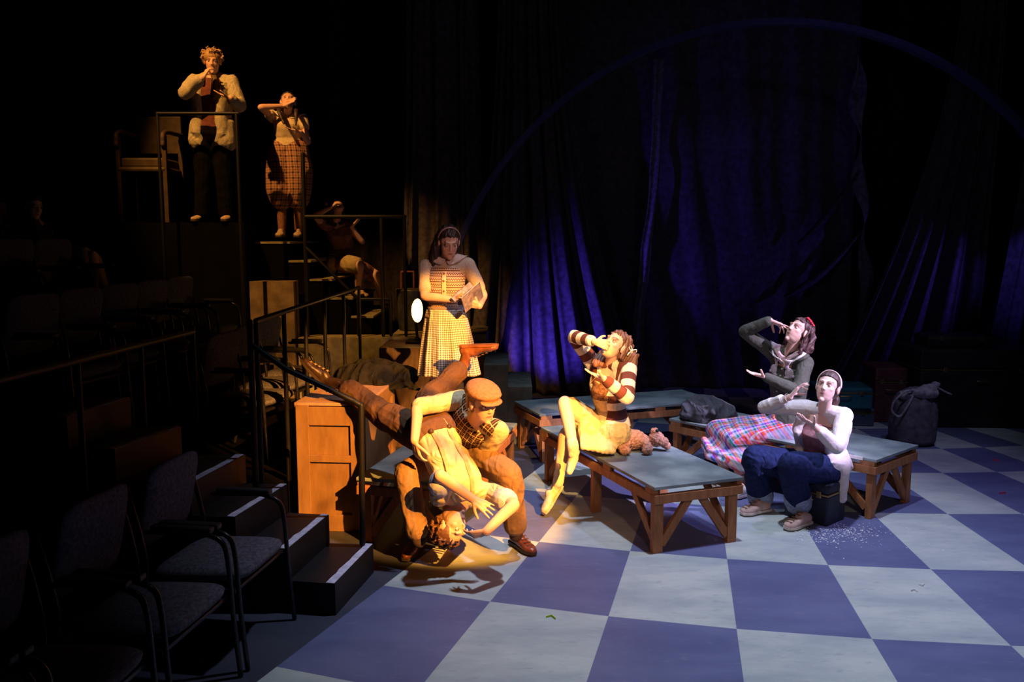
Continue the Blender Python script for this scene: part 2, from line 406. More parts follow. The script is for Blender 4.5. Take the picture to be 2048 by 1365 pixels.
# ================================================================ BENCHES
m_wood = wood('bench_pine', (.46, .20, .08), (.26, .105, .04)); m_wood2 = wood('crate_pine', (.29, .16, .075), (.21, .11, .05), 4)
m_top = mat('grey_green_tabletop', (.23, .28, .28), .55, .18, 3.5, .12, 40, c2=(.12, .155, .17), spec=.4)
def bench(loc, ang, label, L_=1.88, W=.68, H=.457):
    t = thing('platform_bench', loc, label, 'bench', 'low wooden platform benches', ang)
    bm = bmesh.new(); box(bm, (L_/2, W/2, H-.011), (L_, W, .022)); from_bm('tabletop', bm, m_top, t, bev=.003)
    bm = bmesh.new(); zr = H-.022-.035-.03
    for y in (.019, W-.019): box(bm, (L_/2, y, zr), (L_, .038, .06))
    for x in (.019, L_-.019): box(bm, (x, W/2, zr), (.038, W-.076, .06))
    for x in (.07, L_*.36, L_*.66, L_-.07):
        for y in (.019, W-.019): box(bm, (x, y, H-.022-.0175), (.11, .036, .035))
    from_bm('rail_frame', bm, m_wood, t, bev=.003)
    zl = zr-.03; e = .055
    for x in (e, L_/2, L_-e):
        for y in (.055, W-.055):
            bm = bmesh.new(); box(bm, (x, y, zl/2), (.045, .07, zl)); from_bm('leg', bm, m_wood, t, bev=.002)
    for x, s in ((e, 1), (L_-e, -1)):
        for y, sy in ((.055, 1), (W-.055, -1)):
            for a_, b_ in (((x, y+sy*.03, .05), (x, y+sy*.24, zl+.005)), ((x+s*.03, y, .07), (x+s*.32, y, zl+.005))):
                bm = bmesh.new(); bar(bm, a_, b_, .03, .055); from_bm('brace', bm, m_wood, t, bev=.002)
    return t
def bench_at(cnr, ang, label, flip=False, **k):
    """cnr = corner; length runs along ang; width runs to the left of it (or right, flip)"""
    d = V((math.cos(ang), math.sin(ang), 0)); W = k.get('W', .68)
    c = V((*cnr, 0)); 
    if flip: c = c + V((math.sin(ang), -math.cos(ang), 0))*W
    return bench(c, ang, label, **k)
b1 = bench_at((.912, 5.30), 1.934, 'low bench in the centre carrying the teddy bear and the person in stripes', True)
b3 = bench_at((.25, 7.57), .347, 'empty low bench farthest back, behind the girl in stripes', L_=1.88)
b4 = bench_at((2.62, 5.98), 2.286, 'low bench on the right carrying the dark coat and the woman in green', True)
b2 = bench_at((-1.04, 5.53), math.radians(77), 'low bench beside the wooden crate that the boy in the cap sits on', True)
# white tape on the right bench
bm = bmesh.new(); d4 = V((math.cos(2.286), math.sin(2.286), 0)); n4 = V((math.cos(2.286+PI/2), math.sin(2.286+PI/2), 0))
c4 = V((2.62, 5.98, 0))
box(bm, c4+d4*.25+n4*.004+V((0, 0, .447)), (.30, .006, .024), Matrix.Rotation(2.286, 3, 'Z'))
tag(from_bm('tape_strip', bm, mat('white_tape', (.8, .8, .78), .6, .03)), 'strip of white tape on the near edge of the right bench', 'tape')

# ================================================================ CRATE
ct = thing('wooden_crate', (-1.26, 5.78, 0), 'tall wooden crate with panelled front and pinkish top beside the stair unit', 'crate', None, math.radians(-4))
def crate_part():
    w_, d_, h_ = .47, 1.0, .90
    bm = bmesh.new(); box(bm, (0, d_/2, h_/2-.01), (w_-.02, d_-.02, h_-.03)); from_bm('body', bm, m_wood2, ct)
    bm = bmesh.new()
    for y in (.0, d_):
        s = -1 if y == 0 else 1
        for x in (-w_/2+.045, w_/2-.045): box(bm, (x, y+s*.002, h_/2), (.09, .022, h_-.02))
        for z in (.06, h_-.08): box(bm, (0, y+s*.0, z), (w_-.17, .022, .12 if z < .2 else .13))
    for x in (-w_/2, w_/2):
        s = -1 if x < 0 else 1
        for y in (.045, d_-.045): box(bm, (x+s*.001, y, h_/2), (.022, .088, h_-.02))
        for z in (.06, h_-.05): box(bm, (x, d_/2, z), (.022, d_-.17, .10))
    box(bm, (0, -.002, .52), (w_-.17, .02, .05))
    from_bm('framing', bm, m_wood2, ct, bev=.003)
    bm = bmesh.new()
    for k in range(3): box(bm, (0, .17+.33*k, h_), (w_+.03, .325, .022))
    from_bm('lid', bm, wood('crate_lid', (.50, .30, .22), (.36, .20, .15)), ct, bev=.004)
crate_part()

# ================================================================ DARK STAIR UNIT + HANDRAILS
m_step = mat('black_step', (.008, .0075, .010), .55, .15, 10, .06, spec=.4)
m_tape = mat('grey_violet_tape', (.66, .62, .80), .7, .12, 25, .1)
m_rail = mat('black_metal', (.008, .007, .007), .5, .1, 10, .03, spec=.25)
st = thing('stair_unit', (-.92, 4.72, 0), 'black stair unit with pale nosing tape leading up from the stage floor by the crate', 'stairs')
edge = [((-.96, 4.43), (-.85, 5.03)), ((-1.22, 4.47), (-1.12, 5.05)), ((-1.50, 4.47), (-1.38, 5.09)), ((-1.74, 4.49), (-1.64, 5.12)), ((-2.16, 4.53), (-2.02, 5.10)), ((-2.42, 4.55), (-2.32, 5.10))]
for k, (a, b) in enumerate(edge):
    z = .18*(k+1)
    nx = edge[k+1] if k < 5 else ((-2.75, 4.58), (-2.66, 5.1))
    bm = bmesh.new(); z0 = 0.0
    q = [a, b, nx[1], nx[0]]
    lo = [bm.verts.new((x-.92*0+.92, y-4.72, z0)) for x, y in q]; hi = [bm.verts.new((x+.92, y-4.72, z)) for x, y in q]
    bm.faces.new(lo); bm.faces.new(list(reversed(hi)))
    for i in range(4): bm.faces.new((lo[i], hi[i], hi[(i+1) % 4], lo[(i+1) % 4]))
    bmesh.ops.recalc_face_normals(bm, faces=bm.faces)
    s_ = from_bm('step', bm, m_step, st)
    bm = bmesh.new(); n = 24; prev = None; A = V((*a, z+.002)); B = V((*b, z+.002)); A.x += .92; B.x += .92; A.y -= 4.72; B.y -= 4.72
    d = (B-A).normalized(); s = V((-d.y, d.x, 0))
    for i in range(n+1):
        p = A+(B-A)*(i/n)+s*.004; w2 = .045+.006*vnoise(np.array([[i*.13, k*3., 0]]), 1.1, 4)[0]
        row = (bm.verts.new(p), bm.verts.new(p+s*w2))
        if prev: bm.faces.new((prev[0], row[0], row[1], prev[1]))
        prev = row
    bmesh.ops.recalc_face_normals(bm, faces=bm.faces)
    o = from_bm('nosing_tape', bm, m_tape, s_); sm = o.modifiers.new('s', 'SOLIDIFY'); sm.thickness = .0015; sm.offset = 1; o['label'] = 'pale violet nosing tape'
def rail_obj(name, loc, bars, label, cat='railing', r=.017):
    t = thing(name, loc, label, cat)
    for nm, a, b, rr in bars:
        bm = bmesh.new(); capsule(bm, V(a)-V(loc), V(b)-V(loc), rr or r, rr or r, 10); from_bm(nm, bm, m_rail, t, smooth=True)
    return t
rail_obj('stair_handrail', (-.91, 5.0, .18), [('post', (-.91, 5.0, .20), (-.90, 5.0, 1.05), .019), ('post', (-1.545, 5.0, .56), (-1.545, 5.0, 1.55), .019),
    ('rail', (-.90, 5.0, 1.05), (-.95, 5.0, 1.08), None), ('rail', (-.95, 5.0, 1.08), (-1.34, 5.0, 1.27), None), ('rail', (-1.34, 5.0, 1.27), (-1.545, 5.0, 1.42), None)],
    'black tube handrail with an upright post on the bottom step in front of the crate')
g = [('rail', (-1.545, 5.12, 1.545), (-1.545, 8.6, 1.545), .018)]
for y in (5.12, 5.75, 6.35, 7.0, 7.8, 8.6): g.append(('post', (-1.545, y, .38), (-1.545, y, 1.53), .016))
rail_obj('guard_railing', (-1.545, 5.12, .36), g, 'black guard railing running back along the dark audience seats beyond the stair unit', 'railing')
rail_obj('guard_railing', (-2.2, 2.3, 0), [('rail', (-2.2, 1.8, 1.47), (-2.2, 5.84, 1.40), .02)] + [('post', (-2.2, y, z), (-2.2, y, 1.43), .015) for y, z in ((3.0, 0), (4.27, 0), (5.01, .92), (5.84, .37))],
    'brownish metal guard railing at far left behind the nearest dark chairs')

# ================================================================ SEATING RISERS (left, dark)
def riser(x0, x1, y0, y1, z, name='seating_riser', label=None, m=m_black, cat='platform', z0=0):
    t = bmesh.new(); c = ((x0+x1)/2, (y0+y1)/2); box(t, (0, 0, (z-z0)/2), (x1-x0, y1-y0, z-z0))
    o = from_bm(name, t, m); o.location = (*c, z0); tag(o, label, cat); return o
riser(-2.50, -1.58, 5.14, 8.85, .36, label='lowest black seating riser behind the guard railing')
riser(-3.40, -2.50, 5.14, 8.85, .72, label='second black seating riser, one level above the lowest')
riser(-4.30, -3.40, 5.14, 8.80, 1.08, label='third black seating riser from the stage')
riser(-6.4, -4.30, 3.0, 8.75, 1.44, label='highest black seating riser at the far left')

# stairs behind, where the three far actors are
m_tread = mat('ochre_tread', (.26, .22, .12), .8, .15, 12, .08)
t2 = thing('aisle_staircase', (-1.3, 9.2, 0), 'dark staircase behind with the seated and standing actors on its steps', 'stairs')
for k in range(1, 6):
    x0, x1 = -1.3-.22*k, -1.3-.22*(k+1)
    if k == 5: x1 = -2.75
    z = 1.0+.2*k
    bm = bmesh.new(); box(bm, ((x0+x1)/2+1.3, .75, z/2-.01), (x0-x1, 1.5, z-.02)); s_ = from_bm('step', bm, m_black, t2)
    bm = bmesh.new(); box(bm, ((x0+x1)/2+1.3+.01, .75, z-.01), (x0-x1+.02, 1.52, .022)); o = from_bm('tread', bm, m_tread, s_); o['label'] = 'ochre tread'
riser(-5.6, -2.76, 8.86, 10.7, 2.2, 'landing_platform', 'high black landing on which the man in the blazer stands')
riser(-1.30, -.28, 9.2, 10.02, 1.0, 'landing_platform', 'landing at the foot of the far stairs holding the dark bin', m_tread)
riser(-2.25, -1.02, 8.9, 9.18, 1.0, 'landing_platform', 'narrow ochre walkway before the far stairs, behind the guard railing', m_tread)
# olive steps descending to the stage
m_olive = mat('olive_grey_step', (.19, .18, .14), .7, .15, 9, .08)
t3 = thing('stage_steps', (-.1, 8.33, 0), 'olive grey steps going down to the stage floor right of the standing reader', 'stairs')
for x0, x1, z in ((-.28, -.04, .80), (-.04, .20, .58)):
    bm = bmesh.new(); box(bm, ((x0+x1)/2+.1, .45, z/2), (x1-x0, .95, z)); from_bm('step', bm, m_olive, t3, bev=.003)
# far rails
rail_obj('guard_railing', (-2.72, 8.62, .72), [('rail', (-3.5, 8.62, 3.26), (-2.7, 8.62, 3.26), .018), ('post', (-2.72, 8.62, .72), (-2.72, 8.62, 3.26), .018), ('post', (-3.5, 8.62, 1.08), (-3.5, 8.62, 3.26), .016)], 'black guard railing crossing in front of the man in the blazer')
rail_obj('guard_railing', (-2.2, 8.96, 1.0), [('rail', (-2.16, 8.96, 2.26), (-1.12, 8.96, 2.26), .022), ('post', (-1.12, 8.96, 1.02), (-1.12, 8.96, 2.25), .018), ('post', (-1.36, 8.96, 1.02), (-1.36, 8.96, 2.25), .020),
    ('post', (-2.16, 8.96, 1.02), (-2.16, 8.96, 2.9), .022), ('rail', (-2.16, 8.96, 1.95), (-1.62, 8.96, 1.40), .018), ('rail', (-1.62, 8.96, 1.40), (-1.28, 8.96, 1.40), .018),
    ('post', (-1.62, 8.96, 1.02), (-1.62, 8.96, 1.40), .018), ('post', (-1.28, 8.96, 1.02), (-1.28, 8.96, 1.42), .018)],
    'black guard railing crossing in front of the seated woman on the far stairs')
# low dark wall and box at the stairs
riser(-2.74, -2.28, 8.90, 9.10, 1.59, 'low_partition', 'low brown partition end behind the rows of dark chair backs', mat('brown_panel', (.22, .15, .08), .8, .15, 8), 'partition', 0)

# ================================================================ AUDIENCE CHAIRS
m_seat = mat('purple_grey_upholstery', (.125, .115, .15), .95, .2, 60, .35, 500, spec=.12)
m_chrome = mat('dark_chair_metal', (.022, .02, .025), .3, .05, 10, 0, metal=.4, spec=.5)
m_arm = mat('black_armrest', (.02, .02, .022), .5, .1, 10, .05)
def cushion(name, m, parent, c, s, rot, bulge=.35, n=10):
    bm = bmesh.new(); bmesh.ops.create_cube(bm, size=2)
    bmesh.ops.subdivide_edges(bm, edges=bm.edges[:], cuts=n, use_grid_fill=True)
    for v in bm.verts:
        x, y, z = v.co; f = (1-.12*abs(x)**4)*(1-.0*abs(y))
        g = max(0, 1-abs(x)**3.5)**.5*max(0, 1-abs(y)**3.5)**.5
        v.co = V((x*(1-.10*abs(y)**6-.05*z*z), y*(1-.10*abs(x)**6-.05*z*z), z*(.45+.55*g)))
        v.co = V(c) + (rot @ V((v.co.x*s[0]/2, v.co.y*s[1]/2, v.co.z*s[2]/2)))
    bmesh.ops.recalc_face_normals(bm, faces=bm.faces)
    return from_bm(name, bm, m, parent, smooth=True)
def make_chair(loc, rz, label):
    t = thing('upholstered_armchair', loc, label, 'chair', 'audience chairs', rz)
    cushion('seat', m_seat, t, (-.02, 0, .44), (.50, .50, .10), Matrix.Rotation(math.radians(-3), 3, 'Y'))
    cushion('backrest', m_seat, t, (-.29, 0, .74), (.42, .47, .07), Matrix.Rotation(math.radians(-78-180), 3, 'Y'))
    for s in (-1, 1):
        y = s*.275; bm = bmesh.new()
        limb(bm, [(.24, y, .01), (.215, y, .30), (.20, y, .56), (.17, y, .655), (.08, y, .69)], [.0125]*5, 4, 8)
        limb(bm, [(.08, y, .69), (-.20, y, .68)], [.0125]*2, 2, 8)
        from_bm('front_leg', bm, m_chrome, t, smooth=True)
        bm = bmesh.new(); limb(bm, [(-.36, y, .01), (-.26, y, .40), (-.27, y, .60), (-.335, y, .86)], [.0125]*4, 4, 8)
        from_bm('rear_leg', bm, m_chrome, t, smooth=True)
        bm = bmesh.new(); box(bm, (-.02, y, .705), (.30, .05, .028)); from_bm('armrest', bm, m_arm, t, bev=.008)
    bm = bmesh.new(); box(bm, (-.02, 0, .385), (.42, .54, .02)); from_bm('seat_frame', bm, m_chrome, t, bev=.004)
    return t
def copy_tree(o, parent=None):
    c = o.copy(); col.objects.link(c)
    if parent: c.parent = parent
    for ch in o.children: copy_tree(ch, c)
    return c
rz = math.radians(-8.8)
chair0 = make_chair((-1.45, 4.14, 0), rz, 'dark armchair nearest the black stair unit, in the front row')
ch = [((-1.55, 3.54, 0), 'dark front-row armchair second from the stair unit'), ((-1.66, 2.93, 0), 'dark front-row armchair third from the stair unit, cut by the bottom of the frame'),
      ((-1.76, 2.33, 0), 'dark front-row armchair in the bottom left corner, nearest the camera')]
ordn = ['first', 'second', 'third', 'fourth', 'fifth']
for r_, (x, z, rowname) in enumerate([(-1.98, .37, 'lowest'), (-2.92, .73, 'second'), (-3.82, 1.09, 'third')]):
    for k in range((3, 5, 4)[r_]):
        ch.append(((x, (6.5, 5.6, 5.7)[r_]+.62*k, z), 'dark audience chair on the %s riser, %s along from the camera end' % (rowname, ordn[k])))
for k in range(2): ch.append(((-4.75, 7.55+.62*k, 1.45), 'dark audience chair on the highest riser, %s from the camera end' % ordn[k]))
for l, lab in ch:
    c = copy_tree(chair0); c.location = l; c['label'] = lab
    if l[2] > 0: c.rotation_euler = (0, 0, math.radians(-12))

# tan armchair frame on the upper riser
m_tan = mat('tan_wood', (.06, .036, .018), .6, .15, 12, .1)
ta = thing('wooden_armchair', (-3.85, 8.3, 1.5), 'tan wooden armchair in the gloom left of the man in the blazer', 'chair')
def tan_chair():
    bm = bmesh.new()
    box(bm, (0, 0, .55), (.5, .5, .05)); box(bm, (0, 0, .62), (.44, .44, .10)); from_bm('seat', bm, m_tan, ta, bev=.02)
    for x in (-.24, .24):
        for y in (-.22, .22):
            bm = bmesh.new(); box(bm, (x, y, .45), (.045, .045, .9)); from_bm('leg', bm, m_tan, ta, bev=.005)
        bm = bmesh.new(); limb(bm, [(x, -.26, .80), (x, -.2, .93), (x, .26, .95)], [.025]*3, 4, 8); from_bm('armrest', bm, m_tan, ta, smooth=True)
    bm = bmesh.new(); box(bm, (0, .25, .95), (.5, .04, .4)); from_bm('backrest', bm, m_tan, ta, bev=.01)
tan_chair()
riser(-4.3, -3.4, 8.0, 8.84, 1.5, 'seating_riser', 'small black riser under the tan wooden armchair', z0=1.09) if False else None
ta.location = (-3.85, 9.25, 2.2)

# ================================================================ LAMP, BIN
lt = thing('round_floor_lamp', (-.96, 8.62, .981), 'round glowing amber floor lamp just left of the reader', 'lamp')
def lamp():
    c = V((-.0, -.02, .33)); n = V((-.45, -.85, .1)).normalized() if False else V((-.84, -.54, .06)).normalized()
    bm = bmesh.new(); R = frame(n)
    prof = [(.125, .0), (.13, -.02), (.115, -.07), (.075, -.11), (.03, -.13)]
    rows = []
    for r, z in prof: rows.append([bm.verts.new(c + R @ V((r*math.cos(2*PI*j/32), r*math.sin(2*PI*j/32), z))) for j in range(32)])
    for i in range(len(rows)-1):
        for j in range(32): bm.faces.new((rows[i][j], rows[i][(j+1) % 32], rows[i+1][(j+1) % 32], rows[i+1][j]))
    bm.faces.new(rows[-1]); from_bm('reflector', bm, m_rail, lt, smooth=True)
    bm = bmesh.new(); rows = []
    for i in range(8):
        t = i/7*PI/2; rows.append([bm.verts.new(c + R @ V((.119*math.cos(t)*math.cos(2*PI*j/32), .119*math.cos(t)*math.sin(2*PI*j/32), -.005+.035*math.sin(t)))) for j in range(32)])
    for i in range(7):
        for j in range(32): bm.faces.new((rows[i][j], rows[i][(j+1) % 32], rows[i+1][(j+1) % 32], rows[i+1][j]))
    m, nt, nn, b = newmat('lamp_glow'); b.inputs['Emission Color'].default_value = (1, .50, .10, 1); b.inputs['Emission Strength'].default_value = 14
    b.inputs['Base Color'].default_value = (.9, .7, .3, 1)
    g = from_bm('lens', bm, m, lt, smooth=True); g['label'] = 'glowing amber lens'
    bm = bmesh.new(); box(bm, (0, 0, .012), (.22, .22, .024)); capsule(bm, (0, 0, .02), (-.02, .02, .20), .014, .014, 10); from_bm('base', bm, m_rail, lt)
lamp()
riser(-1.29, -.75, 8.2, 8.89, .98, 'lamp_table', 'dark wooden stand carrying the round lamp behind the reader', wood('dark_table', (.12, .07, .05), (.06, .035, .025)), 'stand')
bt = thing('metal_bin', (-1.13, 9.65, 1.0), 'dark metal bin with a raised handle behind the round lamp', 'bin')
def lathe(bm, c, prof, seg=32, R=None):
    rows = []
    for r, z in prof:
        rows.append([bm.verts.new(V(c)+(R @ V((r*math.cos(2*PI*j/seg), r*math.sin(2*PI*j/seg), z)) if R else V((r*math.cos(2*PI*j/seg), r*math.sin(2*PI*j/seg), z)))) for j in range(seg)])
    for i in range(len(rows)-1):
        for j in range(seg): bm.faces.new((rows[i][j], rows[i][(j+1) % seg], rows[i+1][(j+1) % seg], rows[i+1][j]))
    bm.faces.new(list(reversed(rows[0]))); bm.faces.new(rows[-1])
    bmesh.ops.recalc_face_normals(bm, faces=bm.faces)
m_bin = mat('dull_zinc', (.10, .10, .11), .5, .25, 10, .15, metal=.6)
bm = bmesh.new(); lathe(bm, (0, 0, 0), [(.15, 0), (.155, .02), (.165, .25), (.18, .44), (.19, .46), (.18, .47)]); from_bm('bin_body', bm, m_bin, bt, smooth=True)
bm = bmesh.new()
limb(bm, [(-.12, 0, .46), (-.12, 0, .64), (-.10, 0, .66), (.0, 0, .66), (.02, 0, .64), (.02, 0, .46)], [.012]*6, 2, 8); from_bm('handle', bm, mat('rusty_handle', (.16, .05, .03), .6), bt, smooth=True)

# ================================================================ LUGGAGE at the right
def case(name, loc, rz, s, m, label, cat='suitcase', trim=None, handle=True):
    t = thing(name, loc, label, cat, None, rz); sx, sy, sz = s
    bm = bmesh.new(); box(bm, (0, 0, sz*.36), (sx, sy, sz*.72)); from_bm('body', bm, m, t, bev=.012)
    bm = bmesh.new(); box(bm, (0, 0, sz*.87), (sx, sy, sz*.25)); from_bm('lid', bm, m, t, bev=.02)
    tm = trim or mat('dull_brass', (.35, .24, .12), .35, .1, 10, 0, metal=.9)
    bm = bmesh.new(); box(bm, (0, 0, sz*.735), (sx+.008, sy+.008, .014)); 
    for x in (-.3, .3): box(bm, (sx*x, -sy/2-.004, sz*.74), (.04, .012, .05))
    from_bm('clasp_band', bm, tm, t, bev=.002)
    if handle:
        bm = bmesh.new(); limb(bm, [(-.06, -sy/2, sz*.6), (-.055, -sy/2-.03, sz*.6), (.055, -sy/2-.03, sz*.6), (.06, -sy/2, sz*.6)], [.008]*4, 3, 8); from_bm('handle', bm, tm, t, smooth=True)
    return t
m_teal = mat('teal_case', (.02, .13, .17), .35, .1, 10, .04, spec=.5); m_navy = mat('slate_case', (.07, .09, .15), .5, .15, 10, .08)
m_trunk = mat('black_trunk', (.02, .018, .02), .45, .2, 8, .1); m_maroon = mat('maroon_leather', (.10, .025, .03), .35, .2, 14, .15, spec=.5)
case('suitcase', (3.66, 9.35, 0), math.radians(-4), (.60, .45, .20), m_navy, 'slate blue suitcase at the bottom of the stack behind the women')
case('suitcase', (3.64, 9.33, .20), math.radians(-7), (.58, .46, .23), m_teal, 'shiny teal suitcase on top of the slate one')
case('travel_trunk', (5.06, 9.35, 0), math.radians(-3), (1.30, .65, .86), m_trunk, 'large black trunk beneath the right curtain', 'trunk')
case('leather_case', (4.22, 9.55, 0), math.radians(-6), (.34, .5, .62), m_maroon, 'maroon leather case with brass edging left of the big trunk', 'suitcase')
case('travel_trunk', (4.75, 9.95, .865) , math.radians(-4), (.7, .4, .12), m_trunk, 'flat black case lying on the big trunk', 'trunk', handle=False)
bpy.data.objects['travel_trunk.001'].location = (4.9, 9.4, .862)
case('small_case', (2.225, 6.075, 0), math.radians(-49), (.34, .26, .30), mat('midnight_case', (.015, .02, .04), .45, .1), 'small midnight blue case the woman in white sits on')

# canvas rucksack
dt = thing('canvas_duffel', (4.0, 8.35, 0), 'grey canvas duffel bag with rope straps standing behind the right bench', 'bag')
m_canvas = mat('grey_canvas', (.11, .10, .12), .95, .2, 20, .3, 200); m_canvas2 = mat('pale_canvas', (.28, .25, .27), .95, .2, 20, .3, 200)
bm = bmesh.new(); o = dt.location
loft(bm, [(o+V((x, 0, z)), V((1, 0, 0)), r, V((0, 1, 0)), r*.9) for x, z, r in ((0, .01, .18), (0, .04, .215), (0, .2, .22), (.01, .34, .21), (0, .42, .205), (.02, .50, .17), (.05, .56, .10))])
me = fused(bm, .009, 3); wrinkle(me, .014, 5, 3, (0, 0, 1)); mesh_obj('bag_body', me, m_canvas, dt, True)
bm = bmesh.new()
for p, r in (((-.10, -.06, .50), (.09, .08, .05)), ((.05, -.10, .53), (.15, .09, .06)), ((.12, -.05, .56), (.09, .07, .05)), ((.19, -.03, .60), (.05, .04, .03))): ell(bm, o+V(p), r)
me = fused(bm, .009, 2); wrinkle(me, .018, 7, 9); mesh_obj('flap', me, m_canvas2, dt, True)
bm = bmesh.new()
limb(bm, [o+V(p) for p in ((-.05, -.12, .55), (-.15, -.16, .56), (-.25, -.15, .47), (-.27, -.12, .36), (-.2, -.14, .30), (-.14, -.16, .40), (-.08, -.14, .5))], [.012]*7, 6, 8)
limb(bm, [o+V(p) for p in ((.18, -.1, .58), (.25, -.14, .54), (.30, -.13, .52))], [.009]*3, 4, 8)
me = fused(bm, .005, 2); mesh_obj('strap', me, m_canvas2, dt, True)

# coats
def cloth_heap(name, c, r, label, cat, m, seed, extra=(), rz=0, amp=.05):
    t = bmesh.new(); c = V(c); R = Matrix.Rotation(rz, 3, 'Z'); rr = np.random.RandomState(seed)
    ell(t, c+V((0, 0, r[2]*.3)), (r[0], r[1], r[2]*.75), R)
    for k in range(14):
        a = rr.rand()*2*PI; q = rr.rand()**.5
        p = c + R @ V((math.cos(a)*r[0]*q*.85, math.sin(a)*r[1]*q*.85, r[2]*(.35+.5*(1-q))))
        ell(t, p, (r[0]*.35, r[1]*.25, r[2]*.32), Matrix.Rotation(rr.rand()*6, 3, 'Z'))
    for a, b, ra, rb in extra: capsule(t, c+V(a), c+V(b), ra, rb)
    me = fused(t, .008, 6); wrinkle(me, amp, 3.0, seed, (rr.normal(), rr.normal(), .3)); wrinkle(me, amp*.35, 6, seed+1, (rr.normal(), rr.normal(), .3))
    co = coords(me); zmin = c.z; co[:, 2] = np.maximum(co[:, 2], zmin+.002); setco(me, co)
    me.transform(Matrix.Translation(-c)); o = mesh_obj(name, me, m); o.location = c; return tag(o, label, cat)
m_coat = mat('charcoal_coat', (.06, .06, .07), .9, .1, 25, .3, 200, spec=.2, fold=1.0)
cloth_heap('coat', (1.72, 7.36, .457), (.25, .22, .21), 'charcoal coat in a heap at the far end of the right bench', 'coat', m_coat, 4, (), .3)
cloth_heap('coat', (-1.10, 6.80, .86), (.34, .30, .20), 'dark bundled coat lying at the back of the wooden crate', 'coat', mat('dark_coat', (.014, .013, .018), .85, .1, 25, .3, 200, fold=1.0), 8, (((.2, -.1, .1), (.42, -.28, -.02), .05, .03),), .2)

# floor marks and spilled glitter
def mark(pts, m, label, wdt=.014):
    bm = bmesh.new()
    c = sum((V(p) for p in pts), V((0, 0, 0)))/len(pts)
    for a, b in zip(pts[:-1], pts[1:]): bar(bm, V(a)-c+V((0, 0, .0016)), V(b)-c+V((0, 0, .0016)), .0025, wdt, V((0, 0, 1)))
    o = from_bm('tape_mark', bm, m); o.location = c; return tag(o, label, 'tape mark')
m_yel = mat('yellow_tape', (.65, .8, .05), .6, .05); m_pink = mat('pink_tape', (.85, .12, .20), .6, .05); m_wt = mat('white_gaffer', (.85, .85, .9), .6, .05)
g1 = gp(1092, 1237); g2 = gp(1103, 1234); g3 = gp(1111, 1240); mark([g1, g2, g3], m_yel, 'small yellow tape chevron on a pale tile in front', .02)
mark([gp(1822, 1184), gp(1829, 1182), gp(1835, 1186)], m_wt, 'nearer of two white tape marks on the pale tile at right', .02)
mark([gp(1838, 1172), gp(1845, 1174), gp(1848, 1170)], m_wt, 'farther of two white tape marks on the pale tile at right', .02)
mark([gp(1985, 922), gp(1998, 924)], m_pink, 'farther pink tape mark on the dark tiles at right', .03)
mark([gp(1998, 989), gp(2012, 988)], m_pink, 'nearer pink tape mark on the dark tiles at right', .03)
bm = bmesh.new()
for k in range(620):
    a = rng.normal(size=2); x, y = 2.27+a[0]*.16+a[1]*.05, 5.72+a[1]*.10
    if k > 540: x, y = 2.3+rng.normal()*.35, 5.75+rng.normal()*.25
    s = .0022+.0048*rng.rand()**2; q = rng.rand()*PI
    vs = [bm.verts.new((x+s*math.cos(q+i*PI/2), y+s*math.sin(q+i*PI/2), .0015+.002*rng.rand())) for i in range(4)]; bm.faces.new(vs)
tag(from_bm('spilled_glitter', bm, mat('white_glitter', (.9, .9, 1), .3, .02, spec=.6)), 'scatter of white glitter spilled on the blue tile by the shoe', 'glitter', kind='stuff')

# ================================================================ TEDDY BEAR lying on the bench
def teddy():
    o = gp(1275, 903, .457); o = V((o.x, o.y, .457)); t = thing('teddy_bear', o, 'brown curly teddy bear lying on its front on the central bench', 'teddy bear')
    m = mat('teddy_plush', (.46, .23, .16), .95, .2, 60, .6, 180, spec=.1)
    ax = (gp(1320, 905, .5)-gp(1240, 905, .5)).normalized(); ax.z = 0; ax.normalize(); sd = V((-ax.y, ax.x, 0))
    def p(a, b, c): return o+ax*a+sd*b+V((0, 0, c))
    bm = bmesh.new()
    ell(bm, p(-.03, .02, .085), (.10, .075, .075), frame(V((0, 0, 1)))); ell(bm, p(-.07, .02, .08), (.07, .075, .08)); ell(bm, p(.04, .02, .07), (.055, .055, .055))
    limb(bm, [p(-.08, -.03, .08), p(-.12, -.07, .05), p(-.11, -.12, .035)], [.045, .04, .038], 4); ell(bm, p(-.11, -.12, .034), (.042, .040, .034))
    limb(bm, [p(-.10, .06, .08), p(-.16, .06, .07), p(-.20, .03, .04)], [.04, .035, .032], 4); ell(bm, p(-.20, .02, .05), (.03, .035, .045))
    limb(bm, [p(.04, -.02, .07), p(.07, -.07, .045), p(.06, -.11, .035)], [.035, .033, .032], 4); ell(bm, p(.05, -.115, .034), (.036, .034, .033))
    me = fused(bm, .005, 2); co = coords(me).astype(float); n = normals(me); h = vnoise(co, 42, 5)*.004; setco(me, co+n*h[:, None])
    mesh_obj('body', me, m, t, True)
    bm = bmesh.new(); ell(bm, p(.145, .03, .085), (.062, .058, .06)); ell(bm, p(.175, -.015, .075), (.03, .03, .028))
    ell(bm, p(.13, .03, .145), (.03, .03, .028)); ell(bm, p(.20, .0, .075), (.03, .03, .035)); limb(bm, [p(.18, .03, .07), p(.22, .0, .04)], [.035, .03])
    me = fused(bm, .005, 2); co = coords(me).astype(float); n = normals(me); h = vnoise(co, 42, 6)*.004; setco(me, co+n*h[:, None])
    mesh_obj('head', me, m, t, True)
    bm = bmesh.new(); ell(bm, p(.145, .005, .155), (.014, .012, .012)); mesh_obj('nose', fused(bm, .003, 1), mat('black_nose', (.01, .01, .01), .3), t, True)
teddy()

